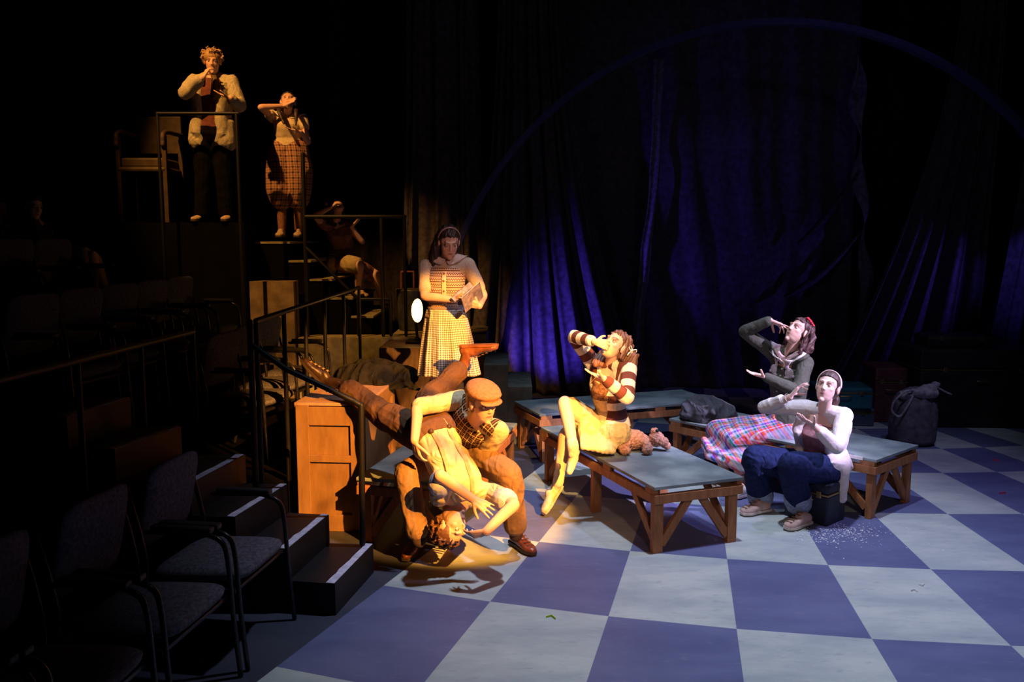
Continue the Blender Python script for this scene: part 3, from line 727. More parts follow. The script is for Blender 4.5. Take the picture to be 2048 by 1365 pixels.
# ================================================================ PEOPLE: builders
def ray(px, py): return (_R*(px-1024)/FOC - _U*(py-682.5)/FOC + _F).normalized()
def jt(px, py, parent, length, sgn=-1):
    """the joint seen at (px,py) that lies a bone's length from its parent (sgn -1: nearer the camera, +1: farther)"""
    o = V((0, 0, CAMH)); d = ray(px, py); b = d.dot(parent-o); m = o+d*b; h = (m-parent).length
    if h >= length: return m
    return m + d*sgn*math.sqrt(length*length-h*h)
def dense(pts, rad, n=8):
    pts = [V(p) for p in pts]; P_ = [pts[0]*2-pts[1]] + pts + [pts[-1]*2-pts[-2]]; out = []
    for i in range(len(pts)-1):
        p0, p1, p2, p3 = P_[i:i+4]
        for k in range(n):
            t = k/n; t2 = t*t; t3 = t2*t
            q = .5*((2*p1)+(p2-p0)*t+(2*p0-5*p1+4*p2-p3)*t2+(3*p1-p0-3*p2+p3)*t3)
            lin = p1.lerp(p2, t); q = q.lerp(lin, .55)
            out.append((q, rad[i]*(1-t)+rad[i+1]*t, i+t))
    out.append((pts[-1], rad[-1], len(pts)-1.0)); return out
def chain(bm, pts, rad, lo=0, hi=99, infl=0, seg=14):
    d = [x for x in dense(pts, rad) if lo-1e-6 <= x[2] <= hi+1e-6]
    for a, b in zip(d[:-1], d[1:]): capsule(bm, a[0], b[0], a[1]+infl, b[1]+infl, seg)
def hand(bm, W, tip, n, side, curl=(.3, .3, .35, .4), thumb=.2, spread=.06, sc=1.0):
    """W wrist, tip a point the fingers aim at, n the way the palm faces, side +1 right hand / -1 left hand; curl radians per joint"""
    W = V(W); d = (V(tip)-W).normalized(); n = V(n); n = (n-d*n.dot(d)).normalized(); s = d.cross(n)*side
    # s points to the thumb side
    roots = [W+d*.090*sc+s*o*sc for o in (.030, .010, -.011, -.030)]
    lens = (.074, .082, .076, .060); rad = (.0088, .0090, .0086, .0078)
    for i, r in enumerate(roots):
        capsule(bm, W+d*.012+s*(.014-.009*i)*sc, r, .014*sc, .0115*sc, 10)
        a = curl[i]; fd = (d + s*spread*(1.5-i)).normalized(); p = r; cd = fd
        for k, fr in enumerate((.45, .30, .25)):
            R = Matrix.Rotation(a*(1, 1.15, .8)[k], 3, (cd.cross(n)).normalized()); cd = (R @ cd).normalized()
            q = p+cd*lens[i]*fr*sc; capsule(bm, p, q, (rad[i]-.0006*k)*sc, (rad[i]-.0006*(k+1))*sc, 10); p = q
            n2 = n
    capsule(bm, W+d*.01-s*.0, W+d*.07, .017*sc, .014*sc, 10)
    b = W+d*.028*sc+s*.024*sc; td = (d*.62+s*.72+n*(.15+thumb*.8)).normalized()
    p = b; capsule(bm, W+d*.02, b, .014*sc, .013*sc, 10)
    for k, l in enumerate((.040, .032, .026)):
        q = p+td*l*sc; capsule(bm, p, q, (.0125-.001*k)*sc, (.0115-.001*k)*sc, 10); p = q
        td = (td+d*.22+n*thumb*.5-s*thumb*.35).normalized()
from mathutils.bvhtree import BVHTree
def bvh(F, o):
    """surface of a garment in world space"""
    me = o.data; off = F.root.location; return BVHTree.FromPolygons([v.co+off for v in me.vertices], [tuple(p.vertices) for p in me.polygons])
def snap(T, p, n, off=.004):
    h = T.ray_cast(V(p)+V(n)*.12, -V(n), .3)
    if h[0] is None:
        h = T.find_nearest(V(p))
    q, nn = h[0], h[1]
    if nn.dot(V(n)) < 0: nn = -nn
    return q+nn*off, nn
class Fig: pass
def mkfig(root_loc, label, sc=1.0, male=False, voxel=.0045, w=1.0):
    F = Fig(); F.root = thing('person', root_loc, label, 'person'); F.sc = sc; F.male = male; F.vox = voxel; F.w = w; return F
def torso_rings(F, infl=0, t0=0, t1=1, belly=0):
    p, m_, nk = F.pel, F.mid, F.neck
    sh = (F.shL-F.shR).normalized(); hp = (F.hipL-F.hipR).normalized()
    if F.male: prof = [(-.16, .11, .085), (0, .165, .115), (.13, .162, .112), (.32, .145, .100), (.55, .160, .112), (.75, .172, .115), (.88, .160, .095), (.955, .105, .075), (1.0, .060, .058)]
    else: prof = [(-.16, .12, .085), (0, .175, .120), (.13, .165, .112), (.34, .125, .090), (.55, .140, .112), (.70, .148, .125), (.80, .150, .102), (.88, .140, .085), (.955, .090, .065), (1.0, .050, .050)]
    rings = []
    for t, hw, hd in prof:
        if t < t0-.001 or t > t1+.001: continue
        tt = max(t, 0); c = p*(1-tt)**2 + m_*2*tt*(1-tt) + nk*tt*tt
        tan = ((m_-p)*(1-tt)+(nk-m_)*tt).normalized()
        if t < 0: c = p+tan*t*.5
        s = hp.lerp(sh, min(1, tt*1.1)); s = (s-tan*s.dot(tan)).normalized(); f = s.cross(tan)
        off = f*(.012 if not F.male and .5 < t < .8 else 0)
        k = F.sc*F.w
        rings.append((c+off, s, hw*k+infl, f, hd*k+infl))
    return rings
AR = dict(f=(.046, .040, .035, .033, .0235), m=(.054, .047, .040, .037, .028))
LR = dict(f=(.088, .078, .054, .052, .035), m=(.086, .076, .056, .053, .038))
def arm_pts(F, s):
    sh, el, wr = getattr(F, 'sh'+s), getattr(F, 'el'+s), getattr(F, 'wr'+s)
    return [sh, sh.lerp(el, .5), el, el.lerp(wr, .35), wr]
def leg_pts(F, s):
    h, k, a = getattr(F, 'hip'+s), getattr(F, 'kn'+s), getattr(F, 'an'+s)
    return [h, h.lerp(k, .5), k, k.lerp(a, .33), a]
def shoulders(bm, F, infl=0):
    for s in 'RL':
        sh = getattr(F, 'sh'+s); c = F.neck.lerp(F.mid, .42)
        capsule(bm, sh, sh.lerp(c, .55), (.050+infl)*F.sc, (.062+infl)*F.sc); capsule(bm, sh, F.neck.lerp(sh, .22)-V((0, 0, .0)), (.046+infl)*F.sc, (.040+infl)*F.sc)
def shoe_frame(F, s):
    a = getattr(F, 'an'+s); t = getattr(F, 'to'+s); he = getattr(F, 'he'+s, None); up = getattr(F, 'up'+s, V((0, 0, 1)))
    if he is None:
        d = V((t.x-a.x, t.y-a.y, 0)).normalized(); he = V((a.x, a.y, t.z))-d*.035
    d = (t-he).normalized(); return he, t, (up-d*up.dot(d)).normalized()
def head_frame(F):
    f = F.hf.normalized(); u = F.hu; u = (u-f*u.dot(f)).normalized(); return Matrix((f.cross(u), f, u)).transposed()   # x = person's right
def head(bm, F):
    R = head_frame(F); C = F.head; k = F.hs = getattr(F, 'hs', 1.0)*(1.03 if F.male else 1.0)*1.0
    P = lambda x, y, z: C + R @ (V((x, y, z))*k)
    E = lambda x, y, z, a, b, c: ell(bm, P(x, y, z), (a*k, b*k, c*k), R)
    E(0, -.016, .032, .073, .090, .083); E(0, .019, -.026, .061, .068, .082); E(0, .026, -.064, .050, .052, .046)
    E(0, .062, -.096, .018, .020, .016)
    for s in (-1, 1):
        E(s*.035, .044, -.014, .024, .027, .022); E(s*.077, -.008, -.002, .009, .019, .031); E(s*.080, -.016, .012, .007, .012, .014)
    capsule(bm, P(-.034, .072, .032), P(.034, .072, .032), .012*k, .012*k); 
    capsule(bm, P(0, .082, .022), P(0, .0945, -.018), .0085*k, .0095*k, 10)
    for s in (-1, 1): E(s*.0085, .090, -.022, .007, .008, .006)
    op = getattr(F, 'mouth', 0)
    capsule(bm, P(-.013, .0765, -.049), P(.013, .0765, -.049), .0060*k, .0060*k, 10); capsule(bm, P(-.011, .0755, -.0595-op), P(.011, .0755, -.0595-op), .0065*k, .0065*k, 10)
    capsule(bm, P(0, .0765, -.049), P(0, .0765, -.049), .0065*k, .006*k, 10)
    # neck
    nr = .056 if F.male else .047
    capsule(bm, F.neck-(F.neck-F.mid).normalized()*-.0, P(0, -.022, -.06), nr*F.sc*1.02, nr*F.sc*.95, 18)
def skin_body(F, skin=(.62, .36, .24), lip=None, brow=(.10, .05, .03), legs='RL', name='body', blush=(.62, .22, .15)):
    bm = bmesh.new(); g = 'm' if F.male else 'f'
    loft(bm, torso_rings(F, -.006)); shoulders(bm, F, -.006)
    for s in 'RL':
        chain(bm, arm_pts(F, s), [r*F.sc for r in AR[g]])
        h = getattr(F, 'hand'+s); hand(bm, getattr(F, 'wr'+s), h['tip'], h['n'], 1 if s == 'R' else -1, h.get('curl', (.3,)*4), h.get('thumb', .2), h.get('spread', .06), h.get('sc', .97)*F.sc)
    for s in legs:
        chain(bm, leg_pts(F, s), [r*F.sc for r in LR[g]])
        a = getattr(F, 'an'+s); t = getattr(F, 'to'+s); 
        he, t2, up = shoe_frame(F, s); chain(bm, [a, he.lerp(t2, .28)+up*.045], [.034*F.sc, .022*F.sc])
    head(bm, F)
    me = fused(bm, F.vox, 5, .5)
    co = coords(me).astype(float); R = np.array(head_frame(F)); k = F.hs; loc = (co-np.array(F.head))@R/k; n = normals(me)
    hd = np.linalg.norm(loc, axis=1) < .16
    for s in (-1, 1):                                   # eye sockets
        d = np.linalg.norm((loc-np.array([s*.030, .080, .010]))*np.array([1, .6, 1.5]), axis=1)
        co -= (R[:, 1][None, :])*(np.exp(-(d/.0135)**2)*.0065*k)[:, None]*hd[:, None]
    setco(me, co)
    c = np.tile(np.array(skin), (len(co), 1)); x, y, z = loc.T; ax_ = np.abs(x); front = hd & (y > .045)
    lip = tuple(.6*a+.4*b_ for a, b_ in zip(lip, skin)) if lip else (skin[0]*.80, skin[1]*.52, skin[2]*.52)
    bl = np.exp(-(((ax_-.04)/.016)**2+((z+.02)/.016)**2))*front*.35; c = c*(1-bl[:, None])+np.array(blush)*bl[:, None]
    op = getattr(F, 'mouth', 0)
    def paint(c, wgt, colr): wgt = np.clip(wgt, 0, 1)*front; return c*(1-wgt[:, None])+np.array(colr)*wgt[:, None]
    zc = -.0545-op/2; hh_ = .0095+op/2
    c = paint(c, (1-(ax_/.024)**2-((z-zc)/hh_)**2)*3, lip)
    c = paint(c, (1-(ax_/.017)**2-((z-zc)/(.0028+op/2))**2)*3, (.08, .02, .02))
    arch = .0325+.006*np.sin(np.clip((ax_-.014)/.034, 0, 1)*PI*.8); c = paint(c, (1.6-np.abs(z-arch)/.0030)*((ax_ > .012) & (ax_ < .050))*.9, brow)
    c = paint(c, (1.5-np.abs(z-.018)/.0028)*(np.abs(ax_-.030) < .0165)*.6, np.array(skin)*.35)
    put_attr(me, 'Col', c, 'FLOAT_COLOR')
    F.body = mesh_obj(name, me, colmat('skin'), F.root, True)
    # eyes
    g_ = getattr(F, 'gaze', V((0, 1, 0)))
    for s in (-1, 1):
        bm = bmesh.new(); cc = F.head + head_frame(F) @ (V((s*.030, .0668, .0095))*k); ell(bm, cc, (.0122*k,)*3, None, 32)
        me = bpy.data.meshes.new('eye'); bm.to_mesh(me); bm.free(); ce = coords(me)-np.array(cc); ce /= np.linalg.norm(ce, axis=1)[:, None]
        gz = np.array(head_frame(F) @ V(g_).normalized()); dt = ce@gz
        c = np.tile(np.array((.60, .55, .52)), (len(ce), 1)); c[dt > .80] = (.10, .055, .03); c[dt > .95] = (.01, .01, .01)
        hh = ce@np.array(head_frame(F))[:, 2]; lid = getattr(F, 'lid', .30); c[hh > lid] = np.array(skin)*.80; c[(hh > lid) & (hh < lid+.14)] = (.05, .03, .025); c[hh < -.42] = np.array(skin)*.88; put_attr(me, 'Col', c, 'FLOAT_COLOR')
        mesh_obj('eye', me, colmat('eyeball', .15, .5, 0, 0), F.root, True)
    return F.body
def hairmat(name, c, c2):
    if name in _M: return _M[name]
    m, nt, n, b = newmat(name)
    f = noise_fac(nt, 120, 3); L(nt, mix(nt, f, c2, c), b.inputs['Base Color']); b.inputs['Roughness'].default_value = .42
    b.inputs['Specular IOR Level'].default_value = .45; bump(nt, b, noise_fac(nt, 260, 3), .5, .004); _M[name] = m; return m
def hair(F, m, extra=(), cap=True, locks=60, curl=0.0, drop=.10, vol=0.0, seed=1, back=True, zmin=-.02, amp=.004, front=0.0, side=.085):
    bm = bmesh.new(); R = head_frame(F); C = F.head; k = F.hs; rr = np.random.RandomState(seed)
    P = lambda p: C + R @ (V(p)*k)
    if cap:
        ell(bm, P((0, -.014, .036)), (.0785*k, .0950*k, .0885*k), R)
        ell(bm, P((0, -.028, .042)), ((.080+vol)*k, (.094+vol)*k, (.083+vol)*k), R); ell(bm, P((0, -.048, .0)), ((.074+vol)*k, (.068+vol)*k, (.085+vol)*k), R)
        if front: ell(bm, P((0, .030, .082)), (.062*k, .050*k, .036*k+front), R)
    for i in range(locks):
        a = rr.rand()*2*PI
        if math.sin(a) > .12: a = -a
        e = rr.rand()*.9+.15
        dx, dy = math.cos(a), math.sin(a); sx = .080+vol; sy = .094+vol
        p0 = V((dx*sx*math.cos(e), -.028+dy*sy*math.cos(e), .042+(.083+vol)*math.sin(e)))
        pts = [P(p0)]; q = p0.copy()
        n_ = 4
        for s in range(1, n_+1):
            zz = p0.z - (p0.z-zmin+drop*rr.uniform(.7, 1.1))*s/n_; t = max(-1, min(1, (zz-.042)/(.083+vol))); rad = math.sqrt(max(0, 1-t*t)) if zz > .042 else 1.0
            q = V((dx*sx*rad*1.02+curl*rr.uniform(-1, 1), -.028+dy*sy*rad*1.02+curl*rr.uniform(-1, 1), zz)); pts.append(P(q))
        if dy > .35 and abs(dx) < .75: continue
        chain(bm, pts, [.009, .0085, .008, .007, .005], seg=7)
    for pts, rad in extra: chain(bm, [P(p) if len(p) == 3 and not isinstance(p, Vector) else p for p in pts], rad, seg=9)
    me = fused(bm, max(F.vox, .0045), 1, .4); co = coords(me).astype(float); n = normals(me)
    u = np.array(R)[:, 2]; c2 = co-np.outer(co@u, u)*.75
    co += n*(vnoise(c2, 30 if not curl else 26, seed)*amp)[:, None]
    R_ = np.array(R); loc = (co-np.array(C))@R_/k; x, y, z = loc.T; hl = getattr(F, 'hairline', .080)
    face = (y > .018+.35*np.maximum(0, z-.02)) & (z < hl-4.5*x*x) & (z > -.105) & (np.abs(x) < .082) & (y > 0)
    cen = np.array([0, -.02, .01]); v = loc-cen; l = np.linalg.norm(v, axis=1); near = l < .135
    loc[face & near] = (cen+v*.72)[face & near]; co = loc@R_.T*k+np.array(C); setco(me, co)
    return mesh_obj('hair', me, m, F.root, True)
def curls(F, m, N, c, r, seed, rad=.016):
    """a head of curls: little coiled tufts set round a volume"""
    bm = bmesh.new(); R = head_frame(F); rr = np.random.RandomState(seed); k = F.hs
    ell(bm, F.head + R @ (V(c)*k), (r[0]*.93*k, r[1]*.93*k, r[2]*.93*k), R)
    for i in range(N):
        d = rr.normal(size=3); d /= np.linalg.norm(d)
        if d[1] > .45 and d[2] < .45: continue
        p = F.head + R @ (V((c[0]+d[0]*r[0], c[1]+d[1]*r[1], c[2]+d[2]*r[2]))*k)
        a = V(rr.normal(size=3)).normalized(); b = a.cross(V(d)).normalized(); q = rr.uniform(.7, 1.2)*rad
        chain(bm, [p+a*q, p+b*q, p-a*q, p-b*q*.6+V(d)*q*.5], [.006, .0065, .006, .004], seg=6)
    me = fused(bm, .004, 1, .4); return mesh_obj('hair', me, m, F.root, True)
def garment(F, name, m, build, vox=None, sm=3, wr=.006, wsc=7, seed=0, pat=None, stretch=None, parent=None):
    bm = bmesh.new(); build(bm); me = fused(bm, vox or max(F.vox, .005), sm)
    if wr: wrinkle(me, wr*.75, wsc*.75, seed, stretch)
    if pat: put_attr(me, 'pat', pat(coords(me).astype(float)))
    return mesh_obj(name, me, m, parent or F.root, True)
def sleeves(bm, F, hi=2.0, infl=.010, which='RL', rad=None, lo=0):
    g = 'm' if F.male else 'f'
    for s in which: chain(bm, arm_pts(F, s), [r*F.sc for r in (rad or AR[g])], lo, hi, infl)
def trousers(bm, F, infl=.014, rad=None, hi=4.0, which='RL'):
    g = 'm' if F.male else 'f'
    loft(bm, torso_rings(F, infl+.006, -.2, .16))
    for s in which: chain(bm, leg_pts(F, s), rad or [r*F.sc for r in LR[g]], 0, hi, infl)
    capsule(bm, F.hipR, F.hipL, .095*F.sc, .095*F.sc)
def shoe(F, s, m, msole, hgt=.0, boot=0, laces=None, wid=1.0, name='shoe'):
    a = getattr(F, 'an'+s); t = getattr(F, 'to'+s); he = getattr(F, 'he'+s, None)
    up = getattr(F, 'up'+s, V((0, 0, 1)))
    if he is None:
        d = V((t.x-a.x, t.y-a.y, 0)).normalized(); he = V((a.x, a.y, t.z))-d*.035
    d = (t-he).normalized(); up = (up-d*up.dot(d)).normalized(); sd = d.cross(up); ln = (t-he).length
    bm = bmesh.new(); w_ = .040*wid*F.sc
    loft(bm, [(he+d*x*ln+up*h, sd, ww*wid*F.sc, up, hh) for x, h, ww, hh in
        ((-.02, .035, .012, .02), (.02, .038, .028, .034), (.12, .042, .034, .040), (.32, .042, .034, .040), (.50, .036, .038, .034), (.68, .030, .046, .028), (.84, .027, .044, .024), (.95, .024, .030, .020), (1.0, .022, .012, .012))], 20, 2.2)
    chain(bm, [he+d*.045*1+up*.05, he+d*.10+up*.06, he+d*.5*ln+up*.045], [.036*F.sc, .034*F.sc, .026*F.sc])
    if boot: chain(bm, [he+d*.05+up*.05, a, a+(getattr(F, 'kn'+s)-a).normalized()*boot], [.040*F.sc, .043*F.sc, .046*F.sc])
    me = fused(bm, .0045, 2); 
    o = mesh_obj(name, me, m, F.root, True)
    bm = bmesh.new(); row0 = None; N = 24
    def outline(t_):
        x = t_; return (.030 if x < .05 else .036 if x < .4 else .036+.012*(x-.4)/.3 if x < .7 else .048*math.sqrt(max(.02, 1-((x-.7)/.33)**2)))*wid*F.sc
    vs = [[], []]; th = .018+hgt
    for side in (1, -1):
        rng_ = [i/N for i in range(N+1)]
        if side == -1: rng_ = rng_[::-1]
        for x in rng_:
            p = he+d*((x*1.03-.02)*ln)+sd*side*outline(x)
            vs[0].append(bm.verts.new(p-up*(.0))); vs[1].append(bm.verts.new(p+up*th))
    bm.faces.new(vs[0]); bm.faces.new(list(reversed(vs[1]))); M_ = len(vs[0])
    for i in range(M_): bm.faces.new((vs[0][i], vs[1][i], vs[1][(i+1) % M_], vs[0][(i+1) % M_]))
    bmesh.ops.recalc_face_normals(bm, faces=bm.faces); me = bpy.data.meshes.new('sole'); bm.to_mesh(me); bm.free(); mesh_obj('sole', me, msole, o, True, False)
    if laces:
        bm = bmesh.new()
        for i in range(5):
            q = he+d*(.10+.030*i)+up*(.098-.012*i); capsule(bm, q-sd*.022, q+sd*.022+d*.012, .0028, .0028, 6); capsule(bm, q+sd*.022, q-sd*.022+d*.012, .0028, .0028, 6)
        if boot:
            kk = (getattr(F, 'kn'+s)-a).normalized()
            for i in range(5):
                q = a+d*.040+kk*(.0+.028*i); capsule(bm, q-sd*.02, q+sd*.02+kk*.012, .003, .003, 6); capsule(bm, q+sd*.02, q-sd*.02+kk*.012, .003, .003, 6)
        me = bpy.data.meshes.new('laces'); bm.to_mesh(me); bm.free(); mesh_obj('laces', me, laces, o, True)
    return o
def torso_pat(F):
    c0 = np.array(F.pel); tan = np.array((F.neck-F.pel).normalized()); s = np.array((F.shL-F.shR).normalized()); s = s-tan*(s@tan); s /= np.linalg.norm(s); f = np.cross(s, tan)
    def fn(co):
        d = co-c0; return np.c_[d@s, d@tan, d@f]
    return fn
def buttons(F, m, pts, r=.006, name='button'):
    for p, n in pts:
        bm = bmesh.new(); R = frame(n); ell(bm, p, (r, r, r*.4), R, 10); me = bpy.data.meshes.new(name); bm.to_mesh(me); bm.free(); mesh_obj(name, me, m, F.root, True)
def collar(F, m, on, r=.060, wid=.05, gap=.25, name='collar', thick=.005, off=.006, slope=.7):
    """rounded collar lying on the garment `on`, open at the front"""
    T = bvh(F, on); tan = (F.neck-F.mid).normalized(); s = (F.shL-F.shR); s = (s-tan*s.dot(tan)).normalized(); f = s.cross(tan); c = F.neck-tan*.004
    bm = bmesh.new(); N = 56; prev = None
    for i in range(N+1):
        t = i/N; a = PI/2+gap+(2*PI-2*gap)*t; e = abs(2*t-1); rw = wid*(1 if e < .88 else max(.25, math.sqrt(max(0, 1-((e-.88)/.12)**2))))
        d = s*math.cos(a)+f*math.sin(a); row = []
        for j in range(6):
            q = j/5; p = c + d*(r*(.84+.16*abs(math.cos(a)))+rw*q)+f*.008 - tan*(rw*q*slope); nn = (tan+d*(.35+.9*q)).normalized()
            row.append(bm.verts.new(snap(T, p, nn, off)[0] if j else p+tan*.004))
        if prev:
            for j in range(5): bm.faces.new((prev[j], row[j], row[j+1], prev[j+1]))
        prev = row
    bmesh.ops.recalc_face_normals(bm, faces=bm.faces); me = bpy.data.meshes.new(name); bm.to_mesh(me); bm.free(); o = mesh_obj(name, me, m, F.root, True)
    so = o.modifiers.new('s', 'SOLIDIFY'); so.thickness = thick; so.offset = 1; return o
def band(F, m, r=.088, a0=-.15, name='headband', wdt=.018, tilt=.25, y0=-.02, thick=.006):
    R = head_frame(F); k = F.hs; bm = bmesh.new(); prev = None; N = 30
    for i in range(N+1):
        t = a0+(PI-2*a0)*i/N; row = []
        for j in (-1, 1):
            p = V((.081*math.cos(t), y0-.012+.015*math.sin(t)+j*wdt*.5, .030+(r+.006)*math.sin(t))); row.append(bm.verts.new(F.head + R @ (p*k)))
        if prev: bm.faces.new((prev[0], row[0], row[1], prev[1]))
        prev = row
    me = bpy.data.meshes.new(name); bmesh.ops.recalc_face_normals(bm, faces=bm.faces); bm.to_mesh(me); bm.free(); o = mesh_obj(name, me, m, F.root, True); so = o.modifiers.new('s', 'SOLIDIFY'); so.thickness = thick; so.offset = 1; return o
m_sole_dark = mat('dark_sole', (.05, .03, .02), .6); m_sole_pale = mat('pale_rubber', (.62, .52, .50), .6); m_lace = mat('brown_lace', (.25, .14, .07), .8); m_lace_w = mat('cream_lace', (.6, .5, .42), .8)
SK1 = (.70, .42, .29); SK2 = (.66, .42, .33)

# ================================================================ PEOPLE: cloth patterns
def p_vest(nt, u, v, w):
    a = mth(nt, 'MAXIMUM', stripe(nt, u, .034, .14), stripe(nt, v, .034, .14)); b = mth(nt, 'MAXIMUM', stripe(nt, u, .034, .10, .45), stripe(nt, v, .034, .10, .45))
    return mix(nt, b, mix(nt, a, (.045, .028, .02), (.62, .48, .26)), (.30, .13, .05))
def p_gingham(nt, u, v, w):
    a = stripe(nt, u, .017, .42); b = stripe(nt, v, .017, .42); s = mth(nt, 'ADD', a, b)
    return mix(nt, mth(nt, 'MULTIPLY', s, .5), (.72, .68, .62), (.075, .055, .06))
def p_fair(nt, u, v, w):
    lines = stripe(nt, v, .042, .16); zz = mth(nt, 'PINGPONG', mth(nt, 'ADD', u, 10.0), .0085)
    tri = mth(nt, 'LESS_THAN', mth(nt, 'ABSOLUTE', mth(nt, 'SUBTRACT', mth(nt, 'MULTIPLY', mth(nt, 'FRACT', mth(nt, 'ADD', mth(nt, 'DIVIDE', v, .042), 100.0)), .030), mth(nt, 'ADD', zz, .011))), .0032)
    dots = mth(nt, 'MULTIPLY', stripe(nt, u, .0085, .5), stripe(nt, v, .042, .10, .22))
    f = mth(nt, 'MAXIMUM', mth(nt, 'MAXIMUM', lines, tri), dots)
    return mix(nt, f, (.58, .44, .38), (.13, .045, .035))
def p_stripe(nt, u, v, w):
    return mix(nt, stripe(nt, u, .125, .5), (.72, .62, .50), (.13, .040, .030))
def p_madras(nt, u, v, w):
    P_ = .088
    c = mix(nt, stripe(nt, u, P_, .28), (.55, .50, .72), (.85, .05, .03)); c = mix(nt, stripe(nt, u, P_, .20, .42), c, (.12, .03, .62)); c = mix(nt, stripe(nt, u, P_, .12, .70), c, (.01, .22, .16)); c = mix(nt, stripe(nt, u, P_, .05, .90), c, (.9, .8, .8))
    d = mix(nt, stripe(nt, v, P_, .28), (.50, .46, .78), (.85, .08, .03)); d = mix(nt, stripe(nt, v, P_, .20, .45), d, (.01, .25, .18)); d = mix(nt, stripe(nt, v, P_, .12, .70), d, (.20, .04, .60)); d = mix(nt, stripe(nt, v, P_, .05, .88), d, (.95, .55, .15))
    return mix(nt, .5, c, d)
def p_knick(nt, u, v, w):
    a = mth(nt, 'ADD', stripe(nt, u, .058, .28), stripe(nt, v, .058, .28)); b = mth(nt, 'MAXIMUM', stripe(nt, u, .058, .07, .4), stripe(nt, v, .058, .07, .4))
    return mix(nt, b, mix(nt, mth(nt, 'MULTIPLY', a, .55), (.42, .22, .13), (.02, .010, .012)), (.10, .04, .03))
m_shirt = mat('cream_shirt', (.60, .48, .29), .85, .04, 30, .2, 200, spec=.2, fold=.9); m_trou = mat('brown_wool_trousers', (.135, .068, .038), .95, .05, 60, .3, 300, spec=.1, fold=.8)
m_trou2 = mat('tan_wool_trousers', (.27, .16, .08), .95, .05, 60, .3, 300, spec=.1, fold=.7)
m_oxford = mat('oxblood_leather', (.16, .042, .022), .3, .25, 20, .08, spec=.6); m_boot = mat('tan_boot_leather', (.30, .10, .04), .35, .2, 20, .15, spec=.5)
m_sock = mat('dark_sock', (.06, .035, .03), .95, .1, 40, .2); m_boot_shade = mat('shaded_boot_leather', (.045, .022, .013), .4, .2, 20, .15, spec=.5)
def UP(a, b, k=.5): return V(a).lerp(V(b), k)
def xyz(F): return None
def hips(F, R_, L_): F.hipR, F.hipL = R_, L_
def limb_pat(F, chains, c0=0):
    arr = [([tuple(p) for p in c], s) for c, s in chains]
    return lambda co: seg_coord(co, arr)

# ---------------------------------------------------------------- the boy in the flat cap
F = mkfig((-.38, 5.38, 0), 'person in flat cap and plaid vest sitting on the bench, holding the upside-down one', male=True, w=.90, sc=.97)
F.pel = at(918, 903, 5.60); F.mid = at(925, 858, 5.62); F.neck = at(958, 838, 5.36); F.head = at(966, 808, 5.24)
F.shR, F.shL = at(922, 800, 5.50), at(997, 862, 5.34); F.hipR, F.hipL = at(896, 908, 5.60), at(946, 910, 5.56)
F.hf, F.hu = V((.50, -.80, -.20)), V((.08, -.25, 1)); F.gaze = V((-.35, 1, .05))
F.elR = at(836, 815, 5.24); F.wrR = at(829, 882, 5.06)
F.elL = jt(965, 912, F.shL, .27, 1); F.wrL = at(928, 945, 5.42)
F.knR = jt(814, 948, F.hipR, .45, -1); F.knL = jt(1022, 952, F.hipL, .45, -1)
F.anR = jt(838, 1082, F.knR, .42, 1); F.anL = jt(1032, 1070, F.knL, .42, 1)
F.toR, F.toL = gp(810, 1123, .012), gp(1068, 1111, .012); F.heR, F.heL = gp(846, 1078, .012), gp(1024, 1085, .012)
F.handR = dict(tip=F.wrR+V((.03, .02, -.2)), n=V((.7, .6, 0)), curl=(.35, .3, .3, .35)); F.handL = dict(tip=F.wrL+V((-.15, -.02, -.08)), n=V((.3, .9, .3)), curl=(.5,)*4)
skin_body(F, SK1, brow=(.16, .08, .04))
garment(F, 'trousers', m_trou2, lambda b: trousers(b, F, .016, [.092, .082, .064, .060, .058], 3.80), wr=.012, wsc=5, seed=2, sm=4)
for s in 'RL': garment(F, 'trouser_cuff', m_trou2, lambda bm: capsule(bm, UP(getattr(F, 'an'+s), getattr(F, 'kn'+s), .14), UP(getattr(F, 'an'+s), getattr(F, 'kn'+s), .22), .066, .067), wr=0)
for s in 'RL': garment(F, 'sock', m_sock, lambda bm: chain(bm, [getattr(F, 'an'+s), UP(getattr(F, 'an'+s), getattr(F, 'kn'+s), .2)], [.046, .050]), wr=0)
def b(bm):
    loft(bm, torso_rings(F, .008, 0, .96)); shoulders(bm, F, .012); sleeves(bm, F, 1.90, .016, 'R'); sleeves(bm, F, 1.90, .018, 'L')
garment(F, 'shirt', m_shirt, b, wr=.010, wsc=7, seed=5)
for s in 'RL': garment(F, 'sleeve_cuff', m_shirt, lambda bm: chain(bm, arm_pts(F, s), [.046, .043, .040, .036, .03], 1.62, 1.92, .019), wr=.003)
def b(bm):
    loft(bm, torso_rings(F, .020, 0, .96)); 
    for s in 'RL':
        sh = getattr(F, 'sh'+s); capsule(bm, sh.lerp(F.neck, .15), sh.lerp(F.neck, .7), .066, .052)
garment(F, 'plaid_vest', patmat('vest_plaid', p_vest), b, wr=.008, wsc=6, seed=8, pat=torso_pat(F))['label'] = 'dark vest with cream window-pane plaid'
shoe(F, 'R', m_oxford, m_sole_dark, laces=mat('dark_lace', (.08, .03, .02))); shoe(F, 'L', m_oxford, m_sole_dark, laces=mat('dark_lace', (.08, .03, .02)))
hair(F, hairmat('auburn_hair', (.24, .10, .045), (.12, .045, .02)), locks=70, drop=.035, seed=3, zmin=.0)
def b(bm):
    R = head_frame(F); P = lambda x, y, z: F.head + R @ V((x, y, z))
    ell(bm, P(0, -.005, .088), (.108, .128, .050), R @ Matrix.Rotation(-.18, 3, 'X')); ell(bm, P(0, -.055, .075), (.098, .085, .055), R); ell(bm, P(0, .045, .078), (.095, .08, .032), R)
